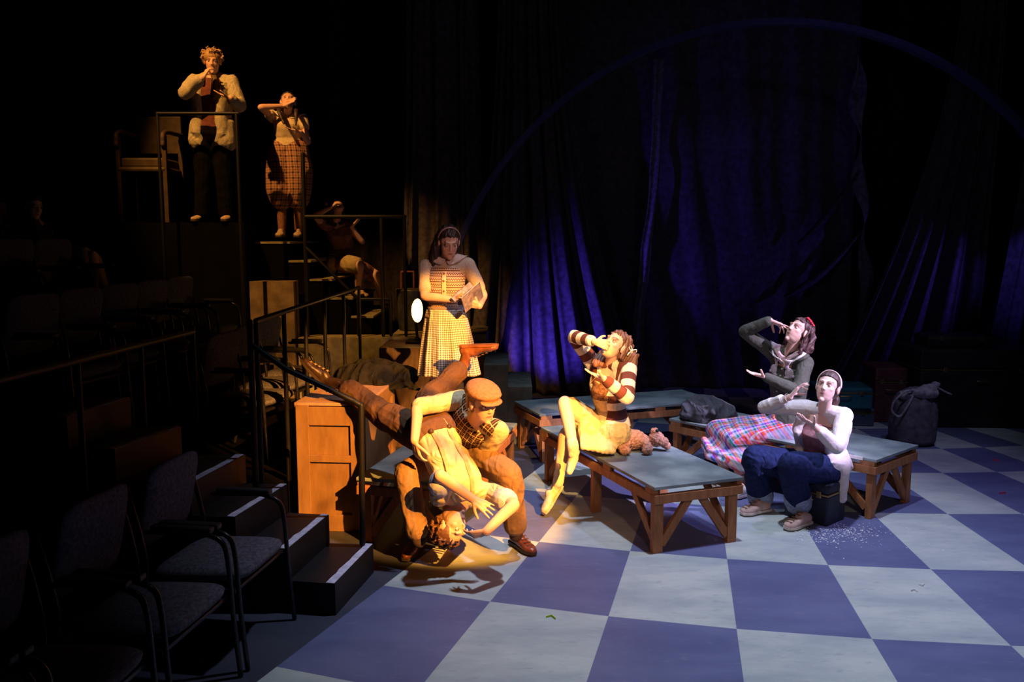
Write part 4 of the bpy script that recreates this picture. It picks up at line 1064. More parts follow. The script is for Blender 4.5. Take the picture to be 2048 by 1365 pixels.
garment(F, 'flat_cap', mat('tan_tweed', (.36, .18, .095), .95, .10, 70, .6, 240, spec=.1), b, wr=.003)
def b(bm):
    R = head_frame(F); P = lambda x, y, z: F.head + R @ V((x, y, z))
    ell(bm, P(0, .100, .052), (.078, .050, .009), R @ Matrix.Rotation(-.25, 3, 'X')); 
garment(F, 'cap_brim', mat('tan_tweed', (1, 1, 1)), b, wr=0)
CAP = F

# ---------------------------------------------------------------- the upside-down boy
F = mkfig((-.45, 5.12, 0), 'person upside down across the lap of the one in the cap, boots up', male=True, w=.86, sc=.94)
F.pel = at(862, 868, 5.30); F.mid = at(908, 925, 5.10); F.neck = at(924, 1006, 5.08); F.head = at(903, 1053, 5.03)
F.shR, F.shL = at(986, 990, 5.12), at(882, 992, 5.04); F.hipR, F.hipL = at(880, 862, 5.36), at(846, 872, 5.28)
F.hf, F.hu = V((.80, -.55, .05)), V((-.32, -.15, -.93)); F.gaze = V((.1, 1, 0))
F.elR = jt(1027, 1010, F.shR, .27, -1); F.wrR = jt(972, 1064, F.elR, .24, -1)
F.elL = jt(880, 952, F.shL, .26, -1); F.wrL = jt(944, 998, F.elL, .245, 1)
F.knL = jt(768, 830, F.hipL, .44, 1); F.anL = jt(686, 772, F.knL, .42, 1)
F.knR = jt(858, 800, F.hipR, .44, 1); F.anR = jt(926, 733, F.knR, .42, 1)
YL, YR = F.anL.y, F.anR.y
F.heL, F.toL, F.upL = at(654, 783, YL+.04), at(602, 722, YL+.06), V((.75, 0, -.35+.9))
F.heR, F.toR, F.upR = at(920, 690, YR+.0), at(996, 688, YR-.05), V((.05, 0, -1))
F.handR = dict(tip=at(938, 1072, F.wrR.y+.02), n=V((-.2, .8, .5)), curl=(.7, .5, .35, .3), thumb=.3); F.handL = dict(tip=at(996, 1030, F.wrL.y-.03), n=V((.2, .7, -.6)), curl=(.12, .15, .15, .2), spread=.15)
skin_body(F, SK1, brow=(.08, .04, .02))
garment(F, 'trousers', m_trou, lambda b: trousers(b, F, .020, [.095, .092, .078, .064, .056], 3.75), wr=.012, wsc=5, seed=12, sm=4)
def b(bm):
    loft(bm, torso_rings(F, .018, 0, .96)); shoulders(bm, F, .012); sleeves(bm, F, 1.35, .022)
garment(F, 'shirt', m_shirt, b, wr=.014, wsc=6, seed=15)
for s in 'RL': garment(F, 'sleeve_cuff', mat('blue_striped_cuff', (.52, .52, .58), .9, .1, 40, .2), lambda bm: chain(bm, arm_pts(F, s), [.052, .050, .046, .04, .03], 1.05, 1.35, .026), wr=.004)
def susp(bm):
    rg = torso_rings(F, .022, .0, .96)
    for sx in (-.42, .42):
        pts = [c+s*hw*sx*(1 if i > 2 else .9)+f*hd*.93 for i, (c, s, hw, f, hd) in enumerate(rg)]
        for a, b_ in zip(pts[:-1], pts[1:]): bar(bm, a, b_, .028, .010, rg[3][3])
    for sx in (-.3,):
        pts = [c+s*hw*sx-f*hd*.97 for i, (c, s, hw, f, hd) in enumerate(rg)]
garment(F, 'suspenders', mat('tan_suspenders', (.50, .34, .16), .8, .1, 30, .2), susp, vox=.004, wr=0)
def clips(bm):
    rg = torso_rings(F, .024, .0, .2)
    for sx in (-.42, .42):
        c, s, hw, f, hd = rg[1]; ell(bm, c+s*hw*sx+f*hd*.93, (.018, .018, .018))
garment(F, 'suspender_clips', mat('dark_leather', (.07, .035, .02), .5), clips, vox=.004, wr=0)
for s, m_ in (('R', m_boot), ('L', m_boot_shade)): shoe(F, s, m_, m_boot if s == 'R' else m_sole_dark, boot=.14, laces=mat('ochre_lace', (.50, .30, .12), .8), name='boot')  # one matching pair; the left boot has its shade put into the leather colour
curls(F, hairmat('dark_curly_hair', (.20, .09, .04), (.07, .03, .015)), 210, (0, -.030, .035), (.092, .100, .095), 5, .015)
UPS = F

# ---------------------------------------------------------------- the reader
F = mkfig((-.50, 6.58, .457), 'person standing on the bench reading an open book, in patterned knit top and checked skirt', sc=1.0, w=.92)
Y0 = 6.58
F.pel = at(892, 650, Y0); F.mid = at(891, 590, Y0); F.neck = at(893, 518, Y0); F.head = at(898, 486, Y0-.07)
F.shR, F.shL = at(852, 534, Y0), at(935, 530, Y0-.02); F.hipR, F.hipL = at(872, 656, Y0), at(912, 656, Y0)
F.hf, F.hu = V((.22, -.86, -.44)), V((.12, -.45, .86)); F.gaze = V((-.1, 1, -.35))
F.elR = jt(849, 592, F.shR, .245, -1); F.wrR = at(906, 600, F.elR.y-.06)
F.elL = jt(966, 590, F.shL, .265, 1); F.wrL = jt(959, 613, F.elL, .235, -1); YB = min(F.wrL.y, F.wrR.y)-.01
F.knR, F.knL = at(874, 765, Y0-.02), at(912, 765, Y0); F.anR, F.anL = at(872, 858, Y0+.02), at(914, 858, Y0+.02)
F.toR, F.toL = gp(866, 900, .46)+V((0, 0, 0)), gp(920, 900, .46); F.toR = V((F.anR.x-.02, F.anR.y-.15, .462)); F.toL = V((F.anL.x+.02, F.anL.y-.15, .462))
F.handR = dict(tip=at(936, 600, F.wrR.y-.02), n=V((.1, .3, .9)), curl=(.3,)*4); F.handL = dict(tip=at(926, 603, F.wrL.y-.03), n=V((-.1, .85, .5)), curl=(.05, .08, .1, .15), thumb=.3, spread=.12)
skin_body(F, SK2, lip=(.35, .06, .06), brow=(.04, .02, .015))
TOP = garment(F, 'knit_top', mat('cream_knit', (.62, .50, .40), .95, .06, 80, .35, 300, spec=.1), lambda bm: (shoulders(bm, F, .008), sleeves(bm, F, 1.55, .014), loft(bm, torso_rings(F, .006, .1, .96))), wr=.005)
PF = garment(F, 'patterned_front', patmat('fair_isle', p_fair), lambda bm: (loft(bm, torso_rings(F, .014, .1, .90))), wr=.004, pat=torso_pat(F)); PF['label'] = 'knitted front with rust zigzag bands'
rg = torso_rings(F, .018, .1, .88)
def placket(bm):
    T = bvh(F, PF); pts = [snap(T, c+f*hd, f, .003)[0] for c, s, hw, f, hd in rg]
    for a, b_ in zip(pts[:-1], pts[1:]): bar(bm, a, b_, .034, .010, rg[2][3]); ell(bm, b_, (.016, .016, .006), frame(rg[2][3]), 10)
PL = garment(F, 'button_placket', mat('cream_rib', (.66, .50, .40), .9, .05, 60), placket, vox=.004, wr=0)
pts = [(c+f*(hd+.004), f) for c, s, hw, f, hd in rg]
bp = []
for i in range(6):
    t = i/5*(len(pts)-1.001); k_ = int(t); bp.append(snap(bvh(F, PL), pts[k_][0].lerp(pts[k_+1][0], t-k_), pts[k_][1], .002))
buttons(F, mat('brown_button', (.22, .10, .06), .4), bp, .009)
collar(F, mat('pale_collar', (.70, .58, .54), .9, .04), TOP, r=.050, wid=.044, gap=.16, off=.008)
def ring_skirt(F, c0, c1, r0, r1, folds, amp, m, label, pat=True, n=240, nv=60, sx=1.0, sy=.8, seed=0, name='skirt', ease=.8, lining=None):
    rr = np.random.RandomState(seed); ph = rr.rand(5)*6.28; bm = bmesh.new(); rows = []; P_ = []
    for b_ in range(nv+1):
        v = b_/nv; c = V(c0).lerp(V(c1), v); r = r0+(r1-r0)*v**ease; row = []
        for a in range(n):
            t = 2*PI*a/n; f = math.sin(folds*t+ph[0]+.4*math.sin(3*t))+.4*math.sin(folds*2.2*t+ph[1])+.5*math.sin(folds*.5*t+ph[2])
            q = r+amp*f*(.12+.88*v); row.append(bm.verts.new(c+V((math.cos(t)*q*sx, math.sin(t)*q*sy, .006*math.sin(5*t)*v)))); P_.append((t*r1*.9, c.z, 0))
        rows.append(row)
    for b_ in range(nv):
        for a in range(n): bm.faces.new((rows[b_][a], rows[b_+1][a], rows[b_+1][(a+1) % n], rows[b_][(a+1) % n]))
    me = bpy.data.meshes.new(name); bmesh.ops.recalc_face_normals(bm, faces=bm.faces); bm.to_mesh(me); bm.free()
    if pat: put_attr(me, 'pat', np.array(P_))
    o = mesh_obj(name, me, m, F.root, True); so = o.modifiers.new('s', 'SOLIDIFY'); so.thickness = .004; o['label'] = label; return o
ring_skirt(F, at(891, 618, Y0), at(898, 749, Y0), .145, .235, 11, .016, patmat('gingham', p_gingham), 'full knee-length skirt in tiny dark and white checks', seed=2)
garment(F, 'waistband', mat('dark_checks', (.25, .20, .20), .9), lambda bm: loft(bm, [(at(891, y, Y0), V((1, 0, 0)), .142, V((0, 1, 0)), .112) for y in (613, 617, 622)]), wr=0)
for s in 'RL': garment(F, 'knee_sock', mat('navy_stocking', (.03, .025, .06), .9, .1, 40), lambda bm: chain(bm, leg_pts(F, s), [.09, .08, .058, .056, .040], 2.0, 4.0, .004), wr=0)
for s in 'RL': shoe(F, s, mat('black_shoe_leather', (.03, .02, .02), .35), m_sole_dark)
def longhair(bm=None): pass
hair(F, hairmat('black_brown_hair', (.055, .030, .022), (.015, .008, .008)), locks=70, drop=.06, seed=7, extra=[
    ([(.070, -.03, .03), (.092, -.03, -.06), (.105, -.01, -.16), (.100, .03, -.25), (.075, .07, -.33)], [.030, .040, .042, .038, .012]),
    ([(.060, -.06, .03), (.080, -.07, -.08), (.088, -.04, -.18), (.095, .02, -.29)], [.040, .045, .045, .018]),
    ([(-.060, -.06, .03), (-.075, -.07, -.06), (-.078, -.05, -.14), (-.085, -.03, -.20)], [.034, .034, .030, .012]),
    ([(0, -.09, .03), (0, -.10, -.10), (.02, -.09, -.24)], [.06, .06, .03])], amp=.005, zmin=-.06)
band(F, mat('rose_satin', (.42, .24, .24), .35, .05, 20, .05, spec=.5), y0=-.005, wdt=.020)
def book(F):
    c = at(935, 598, YB+.08); t = thing('open_book', c, 'open paperback with violet-grey cover held by the standing reader', 'book')
    nrm = V((-.28, -.42, .72)).normalized()
    sp0, sp1 = at(967, 594, c.y-.02), at(938, 620, c.y-.10)                # spine line
    d = (sp1-sp0).normalized(); ln = .20
    lft = (at(930, 572, c.y-.03)-sp0); lft = (lft-d*lft.dot(d)).normalized(); rgt = V((.52, .22, .74)); rgt = (rgt-d*rgt.dot(d)).normalized()
    for nm, w_, off, th, m in (('cover', .155, 0, .003, mat('violet_cover', (.24, .20, .30), .6, .25, 26, .05)), ('pages', .148, .007, .010, mat('paper', (.72, .66, .56), .9, .04, 30, .1))):
        bm = bmesh.new()
        for q in (lft, rgt):
            up = d.cross(q).normalized(); 
            if up.dot(V((0, -1, .2))) > 0: up = -up
            R = Matrix((q, d, q.cross(d))).transposed(); box(bm, sp0+d*ln*.5+q*w_*.5+up*off, (w_, ln*(1 if nm == 'cover' else .96), th), R)
        me = bpy.data.meshes.new(nm); bm.to_mesh(me); bm.free(); mesh_obj(nm, me, m, t, True, False)
book(F)
RDR = F

# ---------------------------------------------------------------- girl in stripes
F = mkfig((.66, 6.25, .457), 'person in brown and cream striped cardigan sitting on the central bench, one knee up', w=.90, sc=.96)
F.pel = at(1222, 858, 6.28); F.mid = at(1218, 800, 6.34); F.neck = at(1221, 727, 6.20); F.head = at(1230, 692, 6.13)
F.shR, F.shL = at(1187, 728, 6.30), at(1257, 740, 6.10); F.hipR, F.hipL = at(1207, 862, 6.34), at(1232, 868, 6.20)
F.hf, F.hu = V((-.60, -.62, .55)), V((.42, .12, .85)); F.gaze = V((0, 1, .2)); F.mouth = .010
F.elR = jt(1148, 674, F.shR, .265, -1); F.wrR = at(1189, 684, 5.97); F.elL = jt(1254, 796, F.shL, .26, -1); F.wrL = jt(1208, 758, F.elL, .235, -1)
F.knR = jt(1130, 806, F.hipR, .42, -1); F.anR = jt(1146, 896, F.knR, .385, -1); F.toR = at(1139, 944, F.anR.y-.05); F.heR = at(1150, 905, F.anR.y+.03); F.upR = V((-.5, -.8, .2))
F.knL = jt(1132, 868, F.hipL, .42, 1); F.anL = jt(1116, 966, F.knL, .40, -1)
F.toL = gp(1090, 1030, .02); F.heL = F.anL+V((.03, .04, -.05)); F.upL = V((-.75, -.3, .3))
F.handR = dict(tip=at(1212, 690, 5.99), n=V((.3, .8, -.3)), curl=(.45, .45, .5, .5), thumb=.4); F.handL = dict(tip=at(1167, 741, F.wrL.y-.04), n=V((-.1, -.1, 1)), curl=(.06, .08, .1, .12), thumb=.3)
skin_body(F, (.74, .46, .32), lip=(.45, .08, .06), brow=(.08, .04, .02))
m_dress = mat('ochre_dress', (.58, .43, .22), .9, .08, 40, .3, 160, spec=.15, fold=1.0)
ch_ = [([F.neck, F.pel+(F.pel-F.neck)*.3], .03), ([F.neck.lerp(F.shR, .6), F.shR, F.elR, F.wrR], .0), ([F.neck.lerp(F.shL, .6), F.shL, F.elL, F.wrL], .0)]
m_st = patmat('stripe_knit', p_stripe, .95, .4, 260)
def b(bm):
    loft(bm, torso_rings(F, .020, -.10, .93)); shoulders(bm, F, .016); sleeves(bm, F, 3.85, .017)
o = garment(F, 'cardigan', m_st, b, wr=.006, seed=4, pat=limb_pat(F, ch_)); o['label'] = 'brown and cream striped knitted cardigan'
def b(bm):
    rg = torso_rings(F, .030, -.16, .80)
    loft(bm, [(c+f*hd*.20, s, hw*.62, f, hd*.86) for c, s, hw, f, hd in rg])
garment(F, 'dress_bodice', m_dress, b, wr=.008, seed=6)
def b(bm):
    rg = torso_rings(F, .030, .50, .80)
    loft(bm, [(c+f*hd*.30, s, hw*.58, f, hd*.80) for c, s, hw, f, hd in rg])
garment(F, 'smocked_yoke', mat('brown_smocking', (.20, .09, .05), .9, .3, 60, .6, 120), b, wr=.004, seed=6)
def seat_skirt(F, m, label, flare=.06, drop=(.1, .12), knee=1.04, infl=.03, seed=1, wr=.020, pat=None, spread=0, vox=.007, ext=()):
    def b(bm):
        for t in [i/6 for i in range(7)]:
            h = F.hipR.lerp(F.hipL, t); k = F.knR.lerp(F.knL, t); k = h+(k-h)*knee; capsule(bm, h, k, .095+infl, .070+infl)
            capsule(bm, k, k+V((0, 0, -drop[0]))+(k-h).normalized()*flare*.4, .055+infl, .03+flare*.4)
        capsule(bm, F.pel, F.pel.lerp(F.mid, .35), .14, .125)
        for p, q, r1, r2 in ext: capsule(bm, p, q, r1, r2)
    o = garment(F, 'skirt', m, b, vox=vox, sm=6, wr=wr, wsc=3.6, seed=seed, pat=pat, stretch=(F.knR+F.knL-F.hipR-F.hipL)); o['label'] = label; return o
def b(bm):
    for t in [i/6 for i in range(7)]:
        h = F.hipR.lerp(F.hipL, t); k = F.knR.lerp(F.knL, t*.9); k = h+(k-h)*(.80 if t < .3 else .70)
        capsule(bm, h, k, .115, .085)
        q = at(1165+60*t, 896+6*t, 6.0+.05*t); capsule(bm, h.lerp(k, .6), q, .06, .03); capsule(bm, h, at(1228, 893, 6.12), .08, .035)
o = garment(F, 'skirt', m_dress, b, vox=.006, sm=4, wr=.020, wsc=4, seed=9, stretch=(F.knR-F.hipR)); o['label'] = 'ochre skirt draped over the thighs'
garment(F, 'sock', mat('cream_sock', (.74, .62, .46), .95, .05, 80, .4, 300), lambda bm: (chain(bm, [UP(F.anR, F.knR, .12), F.anR, F.heR.lerp(F.toR, .35), F.toR], [.042, .043, .038, .026]), capsule(bm, F.heR, F.heR, .034, .034)), vox=.004, wr=.003)
garment(F, 'sock', mat('cream_sock', (1, 1, 1)), lambda bm: chain(bm, [UP(F.anL, F.knL, .18), F.anL], [.044, .042]), vox=.004, wr=.003)
shoe(F, 'L', mat('cream_flat_shoe', (.66, .50, .34), .8, .08, 30, .2), mat('tan_sole', (.6, .4, .25)), name='flat_shoe')
hair(F, hairmat('curly_brown_hair', (.24, .10, .055), (.08, .03, .02)), locks=80, drop=.05, curl=.010, seed=9, amp=.008, extra=[
    ([(-.055, -.085, .02), (-.10, -.12, .0), (-.115, -.13, -.06), (-.10, -.12, -.13)], [.03, .042, .040, .018]), ([(-.08, -.11, -.02), (-.07, -.13, -.11)], [.035, .015]),
    ([(.055, -.085, .02), (.10, -.10, .0), (.11, -.07, -.08), (.10, -.03, -.15), (.06, .0, -.19)], [.03, .042, .045, .040, .015]), ([(.10, -.08, -.05), (.07, -.05, -.16)], [.035, .02])])
def bow(F, c, m, sc=1, name='hair_bow'):
    R = head_frame(F); bm = bmesh.new(); P = lambda x, y, z: F.head + R @ V((c[0]+x*sc, c[1]+y*sc, c[2]+z*sc))
    for s in (-1, 1): limb(bm, [P(0, 0, 0), P(s*.012, s*.022, .020), P(s*.008, s*.036, .004), P(0, s*.018, -.008), P(0, 0, 0)], [.005]*5, 4, 6); limb(bm, [P(0, 0, 0), P(0, s*.014, -.03), P(0, s*.018, -.05)], [.006, .006, .005], 3, 6)
    me = fused(bm, .0032, 1); mesh_obj(name, me, m, F.root, True)
bow(F, (-.098, -.075, .035), mat('cream_ribbon', (.80, .74, .66), .6, .04))
STR = F

# ---------------------------------------------------------------- woman in green
F = mkfig((2.25, 6.82, .457), 'person in green cardigan with rabbits and bright plaid skirt on the right bench', w=.98, sc=1.0)
F.pel = at(1566, 852, 6.80); F.mid = at(1584, 788, 6.86); F.neck = at(1578, 708, 6.74); F.head = at(1596, 664, 6.70)
F.shR, F.shL = at(1546, 706, 6.86), at(1612, 726, 6.64); F.hipR, F.hipL = at(1550, 854, 6.90), at(1580, 860, 6.72)
F.hf, F.hu = V((-.74, -.42, .52)), V((.48, .12, .86)); F.gaze = V((.0, 1, .1)); F.mouth = .004
F.elR = jt(1489, 664, F.shR, .285, -1); F.wrR = jt(1540, 641, F.elR, .245, -1); F.elL = at(1596, 783, 6.50); F.wrL = jt(1530, 754, F.elL, .262, -1)
F.knR = jt(1436, 862, F.hipR, .43, -1); F.knL = jt(1470, 880, F.hipL, .43, -1); F.anR = jt(1452, 970, F.knR, .40, 1); F.anL = jt(1482, 972, F.knL, .40, 1)
F.toR, F.toL = gp(1436, 989, .012), gp(1466, 996, .012); F.heR, F.heL = gp(1462, 986, .012), gp(1491, 992, .012)
F.handR = dict(tip=at(1574, 656, F.wrR.y-.0), n=V((-.1, -.2, -.9)), curl=(.55, .35, .15, .0), thumb=.55, spread=.2); F.handL = dict(tip=at(1474, 740, F.wrL.y-.04), n=V((-.05, -.15, 1)), curl=(.06, .08, .1, .1), thumb=.5, spread=.1)
skin_body(F, SK2, lip=(.38, .07, .09), brow=(.05, .025, .02))
m_green = mat('olive_green_knit', (.085, .088, .070), .95, .08, 70, .35, 300, spec=.1, fold=.5)
GC = garment(F, 'cardigan', m_green, lambda bm: (loft(bm, torso_rings(F, .016, -.02, .95)), shoulders(bm, F, .014), sleeves(bm, F, 3.9, .016)), wr=.006, seed=4)
co_ = collar(F, mat('olive_green_knit', (0, 0, 0)), GC, r=.056, wid=.052, gap=.16, name='cardigan_collar')
collar(F, mat('white_piping', (.75, .68, .66), .8), GC, r=.104, wid=.008, gap=.16, name='collar_piping', off=.012)
collar(F, mat('pink_blouse', (.62, .42, .42), .9), GC, r=.047, wid=.014, gap=.10, name='blouse_collar', off=.008)
def surf(F, u, v, infl):
    """point and normal on the chest: u across (-1..1, + = person's left), v up (0..1)"""
    rg = torso_rings(F, infl); prof = [-.16, 0, .13, .34, .55, .70, .80, .88, .955, 1.0] if not F.male else [-.16, 0, .13, .32, .55, .75, .88, .955, 1.0]
    i = max(0, min(len(prof)-2, sum(1 for p in prof if p <= v)-1)); t = (v-prof[i])/(prof[i+1]-prof[i])
    c = rg[i][0].lerp(rg[i+1][0], t); s = rg[i][1]; f = rg[i][3]; hw = rg[i][2]*(1-t)+rg[i+1][2]*t; hd = rg[i][4]*(1-t)+rg[i+1][4]*t
    y = math.sqrt(max(0, 1-min(.98, abs(u))**2.3)); return c+s*hw*u+f*hd*(y**(2/2.3) if False else y), (s*u/hw+f*y/hd).normalized()
def rabbit(F, u, v, sc, flip=1):
    p0, n = surf(F, u, v, .016); p0, n = snap(bvh(F, GC), p0, n, .002); up = (F.neck-F.pel).normalized(); up = (up-n*up.dot(n)).normalized(); sd = up.cross(n)*flip; bm = bmesh.new()
    R = Matrix((sd, up, n)).transposed()
    for x, y, rx, ry, rot in ((0, 0, .030, .034, 0), (-.018, .036, .014, .017, 0), (-.022, .066, .0055, .022, .2), (-.005, .063, .0055, .021, -.35), (.028, -.016, .011, .010, 0), (-.016, -.030, .018, .008, 0)):
        ell(bm, p0+(sd*x+up*y)*sc, (rx*sc, ry*sc, .006), R @ Matrix.Rotation(rot, 3, 'Z'), 12)
    me = fused(bm, .003, 1); mesh_obj('rabbit_motif', me, mat('pale_mauve_wool', (.62, .50, .56), .95, .1, 80, .4), F.root, True)
rabbit(F, .42, .74, 1.3); rabbit(F, -.48, .74, 1.25, -1)
buttons(F, mat('cream_button', (.7, .6, .5), .4), [snap(bvh(F, GC), *surf(F, 0, v, .018), .002) for v in (.30, .42, .54, .66, .78)], .007)
dd = np.array(((F.knR+F.knL)/2-(F.hipR+F.hipL)/2).normalized()); ss_ = np.cross(dd, [0, 0, 1]); ss_ /= np.linalg.norm(ss_); base = np.array(F.pel)
def madpat(co):
    d = co-base; u = d@ss_; v = d@dd; ov = np.maximum(0, v-.36); return np.c_[u+.25*np.minimum(0, d[:, 2])*0, v-.6*d[:, 2], d[:, 2]]
kext = []
for px, py, dy in ((1408, 892, .10), (1418, 912, .0), (1438, 918, -.05), (1460, 928, -.1), (1484, 940, -.12), (1506, 938, -.06), (1535, 925, -.02)):
    q = at(px, py, F.knL.y+dy+.05); kext.append(q)
kq = sorted(kext, key=lambda q: q.x); kk_ = []
for a_, b_ in zip(kq[:-1], kq[1:]): kk_ += [a_.lerp(b_, t) for t in (0, .25, .5, .75)]
kc = F.knR.lerp(F.knL, .5).lerp(F.hipL, .25)
kext = [(kc, q, .115, .034) for q in kk_+[kq[-1]]] + [(a_+V((0, 0, .05)), b_+V((0, 0, .05)), .03, .03) for a_, b_ in zip(kq[:-1], kq[1:])]
seat_skirt(F, patmat('madras_plaid', p_madras), 'wide cotton skirt in red, violet, green and white plaid', drop=(.12, .12), infl=.022, seed=3, wr=.024, pat=madpat, ext=kext, knee=1.02)
for s in 'RL': garment(F, 'sock', mat('cream_sock', (1, 1, 1)), lambda bm: chain(bm, [getattr(F, 'an'+s), UP(getattr(F, 'an'+s), getattr(F, 'kn'+s), .12)], [.040, .042]), wr=.003)
for s in 'RL': shoe(F, s, mat('white_canvas', (.66, .60, .60), .85, .06, 30, .2), m_sole_pale, laces=m_lace_w, name='canvas_shoe')
hair(F, hairmat('dark_brown_hair', (.12, .055, .05), (.035, .015, .015)), locks=80, drop=.10, curl=.016, seed=19, amp=.009, zmin=-.05, extra=[
    ([(-.05, -.09, .0), (-.07, -.11, -.07), (-.06, -.09, -.14)], [.05, .045, .025]), ([(.05, -.09, .0), (.07, -.11, -.07), (.06, -.09, -.14)], [.05, .045, .025]), ([(0, -.10, .0), (0, -.13, -.08), (0, -.11, -.15)], [.06, .05, .025])])
def clip(F, pts, m, name):
    R = head_frame(F); bm = bmesh.new()
    for p in pts: ell(bm, F.head + R @ V(p), (.014, .014, .010))
    me = fused(bm, .0035, 1); mesh_obj(name, me, m, F.root, True)
clip(F, [(-.045, .028, .120), (-.058, .018, .114), (-.066, .004, .108), (-.072, -.012, .100), (-.075, -.030, .093)], mat('red_clip', (.55, .02, .04), .4), 'red_hair_clip')
GRN = F

# ---------------------------------------------------------------- woman in white
F = mkfig((2.12, 6.05, 0), 'person in white cardigan, pearls and rolled jeans sitting on a small case', w=1.08, sc=1.0)
F.pel = at(1640, 930, 6.14); F.mid = at(1642, 880, 6.20); F.neck = at(1648, 822, 6.06); F.head = at(1655, 776, 5.99)
F.shR, F.shL = at(1611, 816, 6.18), at(1688, 832, 5.98); F.hipR, F.hipL = at(1618, 934, 6.20), at(1658, 940, 6.08)
F.hf, F.hu = V((-.58, -.76, .30)), V((.24, .12, .93)); F.gaze = V((-.05, 1, .28)); F.mouth = .003
F.elR = jt(1529, 815, F.shR, .29, -1); F.wrR = jt(1580, 795, F.elR, .25, -1); F.elL = jt(1674, 895, F.shL, .28, -1); F.wrL = jt(1628, 852, F.elL, .25, -1)
F.knR = jt(1510, 918, F.hipR, .43, -1); F.knL = jt(1584, 932, F.hipL, .43, -1); F.anR = jt(1522, 1002, F.knR, .385, 1); F.anL = jt(1598, 1012, F.knL, .385, 1)
F.toR, F.toL = gp(1483, 1030, .012), gp(1572, 1060, .012); F.heR, F.heL = gp(1537, 1021, .012), gp(1618, 1046, .012)
F.handR = dict(tip=at(1608, 762, F.wrR.y-.02), n=V((.55, -.25, -.4)), curl=(.75, .35, .22, .12), thumb=.75, spread=.12); F.handL = dict(tip=at(1590, 829, F.wrL.y-.05), n=V((-.05, -.0, 1)), curl=(.10, .10, .12, .15), thumb=.3)
skin_body(F, (.72, .50, .44), lip=(.42, .12, .16), brow=(.09, .05, .04))
m_white = mat('white_knit', (.74, .70, .70), .95, .05, 80, .25, 300, spec=.15, fold=.5)
BL = garment(F, 'blouse', mat('rose_blouse', (.46, .22, .26), .85, .12, 30, .3, 140), lambda bm: loft(bm, torso_rings(F, .012, -.02, .95)), wr=.008, seed=2)
def b(bm):
    rg = torso_rings(F, .026, -.16, .93)
    for sgn in (-1, 1): loft(bm, [(c+s*sgn*hw*.68-f*hd*.02, s, hw*.34, f, hd*1.0) for c, s, hw, f, hd in rg])
    loft(bm, [(c-f*hd*.45, s, hw, f, hd*.58) for c, s, hw, f, hd in rg]); shoulders(bm, F, .014); sleeves(bm, F, 3.55, .017)
    for sgn, hp in ((1, F.hipL), (-1, F.hipR)): capsule(bm, rg[1][0]+rg[1][1]*sgn*rg[1][2]*.8, rg[0][0]+rg[0][1]*sgn*rg[0][2]+V((.02, 0, -.16)), .06, .04)
WC = garment(F, 'cardigan', m_white, b, wr=.006, seed=4); WC['label'] = 'white cardigan worn open'; TW = bvh(F, WC); TB = bvh(F, BL)
def b(bm):
    for sgn in (-1, 1):
        for k in range(26):
            v = .05+.88*k/26; p, n = snap(TW, *surf(F, sgn*(.24+.25*max(0, v-.6)), v, .032), .003); ell(bm, p, (.005, .005, .005), None, 6)
me = bpy.data.meshes.new('beading'); bm = bmesh.new(); b(bm); bm.to_mesh(me); bm.free(); mesh_obj('bead_trim', me, mat('dark_beads', (.10, .06, .12), .4), F.root, True)
collar(F, mat('rose_blouse', (1, 1, 1)), BL, r=.050, wid=.045, gap=.30, name='blouse_collar', off=.012)
bm = bmesh.new()
for k in range(52):
    t = k/51*2*PI; u = .34*math.sin(t); v = .66+.20*math.cos(t); p, n = snap(TW, *surf(F, u, v, .03), .004); ell(bm, p+n*.003, (.0055,)*3, None, 8)
me = bpy.data.meshes.new('pearls'); bm.to_mesh(me); bm.free(); mesh_obj('pearl_necklace', me, mat('pearl', (.85, .78, .72), .2, .03, 10, 0, spec=.7), F.root, True)
m_jean = mat('indigo_denim', (.011, .019, .075), .9, .12, 40, .3, 300, spec=.15, fold=.9); m_turn = mat('pale_denim', (.26, .32, .48), .9, .15, 50, .3, 300)
garment(F, 'jeans', m_jean, lambda bm: trousers(bm, F, .018, [.105, .098, .080, .078, .078], 3.85), wr=.012, wsc=5, seed=22, sm=4)
for s in 'RL': garment(F, 'jean_cuff', m_turn, lambda bm: capsule(bm, UP(getattr(F, 'an'+s), getattr(F, 'kn'+s), .10), UP(getattr(F, 'an'+s), getattr(F, 'kn'+s), .25), .099, .098), wr=.003)
for s in 'RL': garment(F, 'sock', mat('pink_sock', (.55, .36, .34), .9), lambda bm: chain(bm, [getattr(F, 'an'+s), UP(getattr(F, 'an'+s), getattr(F, 'kn'+s), .12)], [.042, .044]), wr=.002)
for s in 'RL': shoe(F, s, mat('dusty_pink_canvas', (.55, .38, .36), .85, .08, 30, .2), m_sole_pale, laces=m_lace, name='canvas_shoe', wid=1.05)
hair(F, hairmat('brown_tied_hair', (.09, .05, .045), (.03, .016, .016)), locks=0, seed=29, amp=.003, extra=[([(-.02, -.11, -.02), (-.04, -.13, -.07), (-.05, -.11, -.13)], [.028, .030, .012])])
band(F, mat('pale_pink_headband', (.80, .58, .62), .6, .04, 20, .05), y0=-.004, wdt=.026, thick=.006)
garment(F, 'bracelet', mat('pearl', (1, 1, 1)), lambda bm: [ell(bm, F.wrR+(F.elR-F.wrR).normalized()*.02+frame(F.elR-F.wrR) @ V((.031*math.cos(a*.35), .031*math.sin(a*.35), 0)), (.004,)*3, None, 6) for a in range(18)], vox=.0025, sm=0, wr=0)
WHT = F

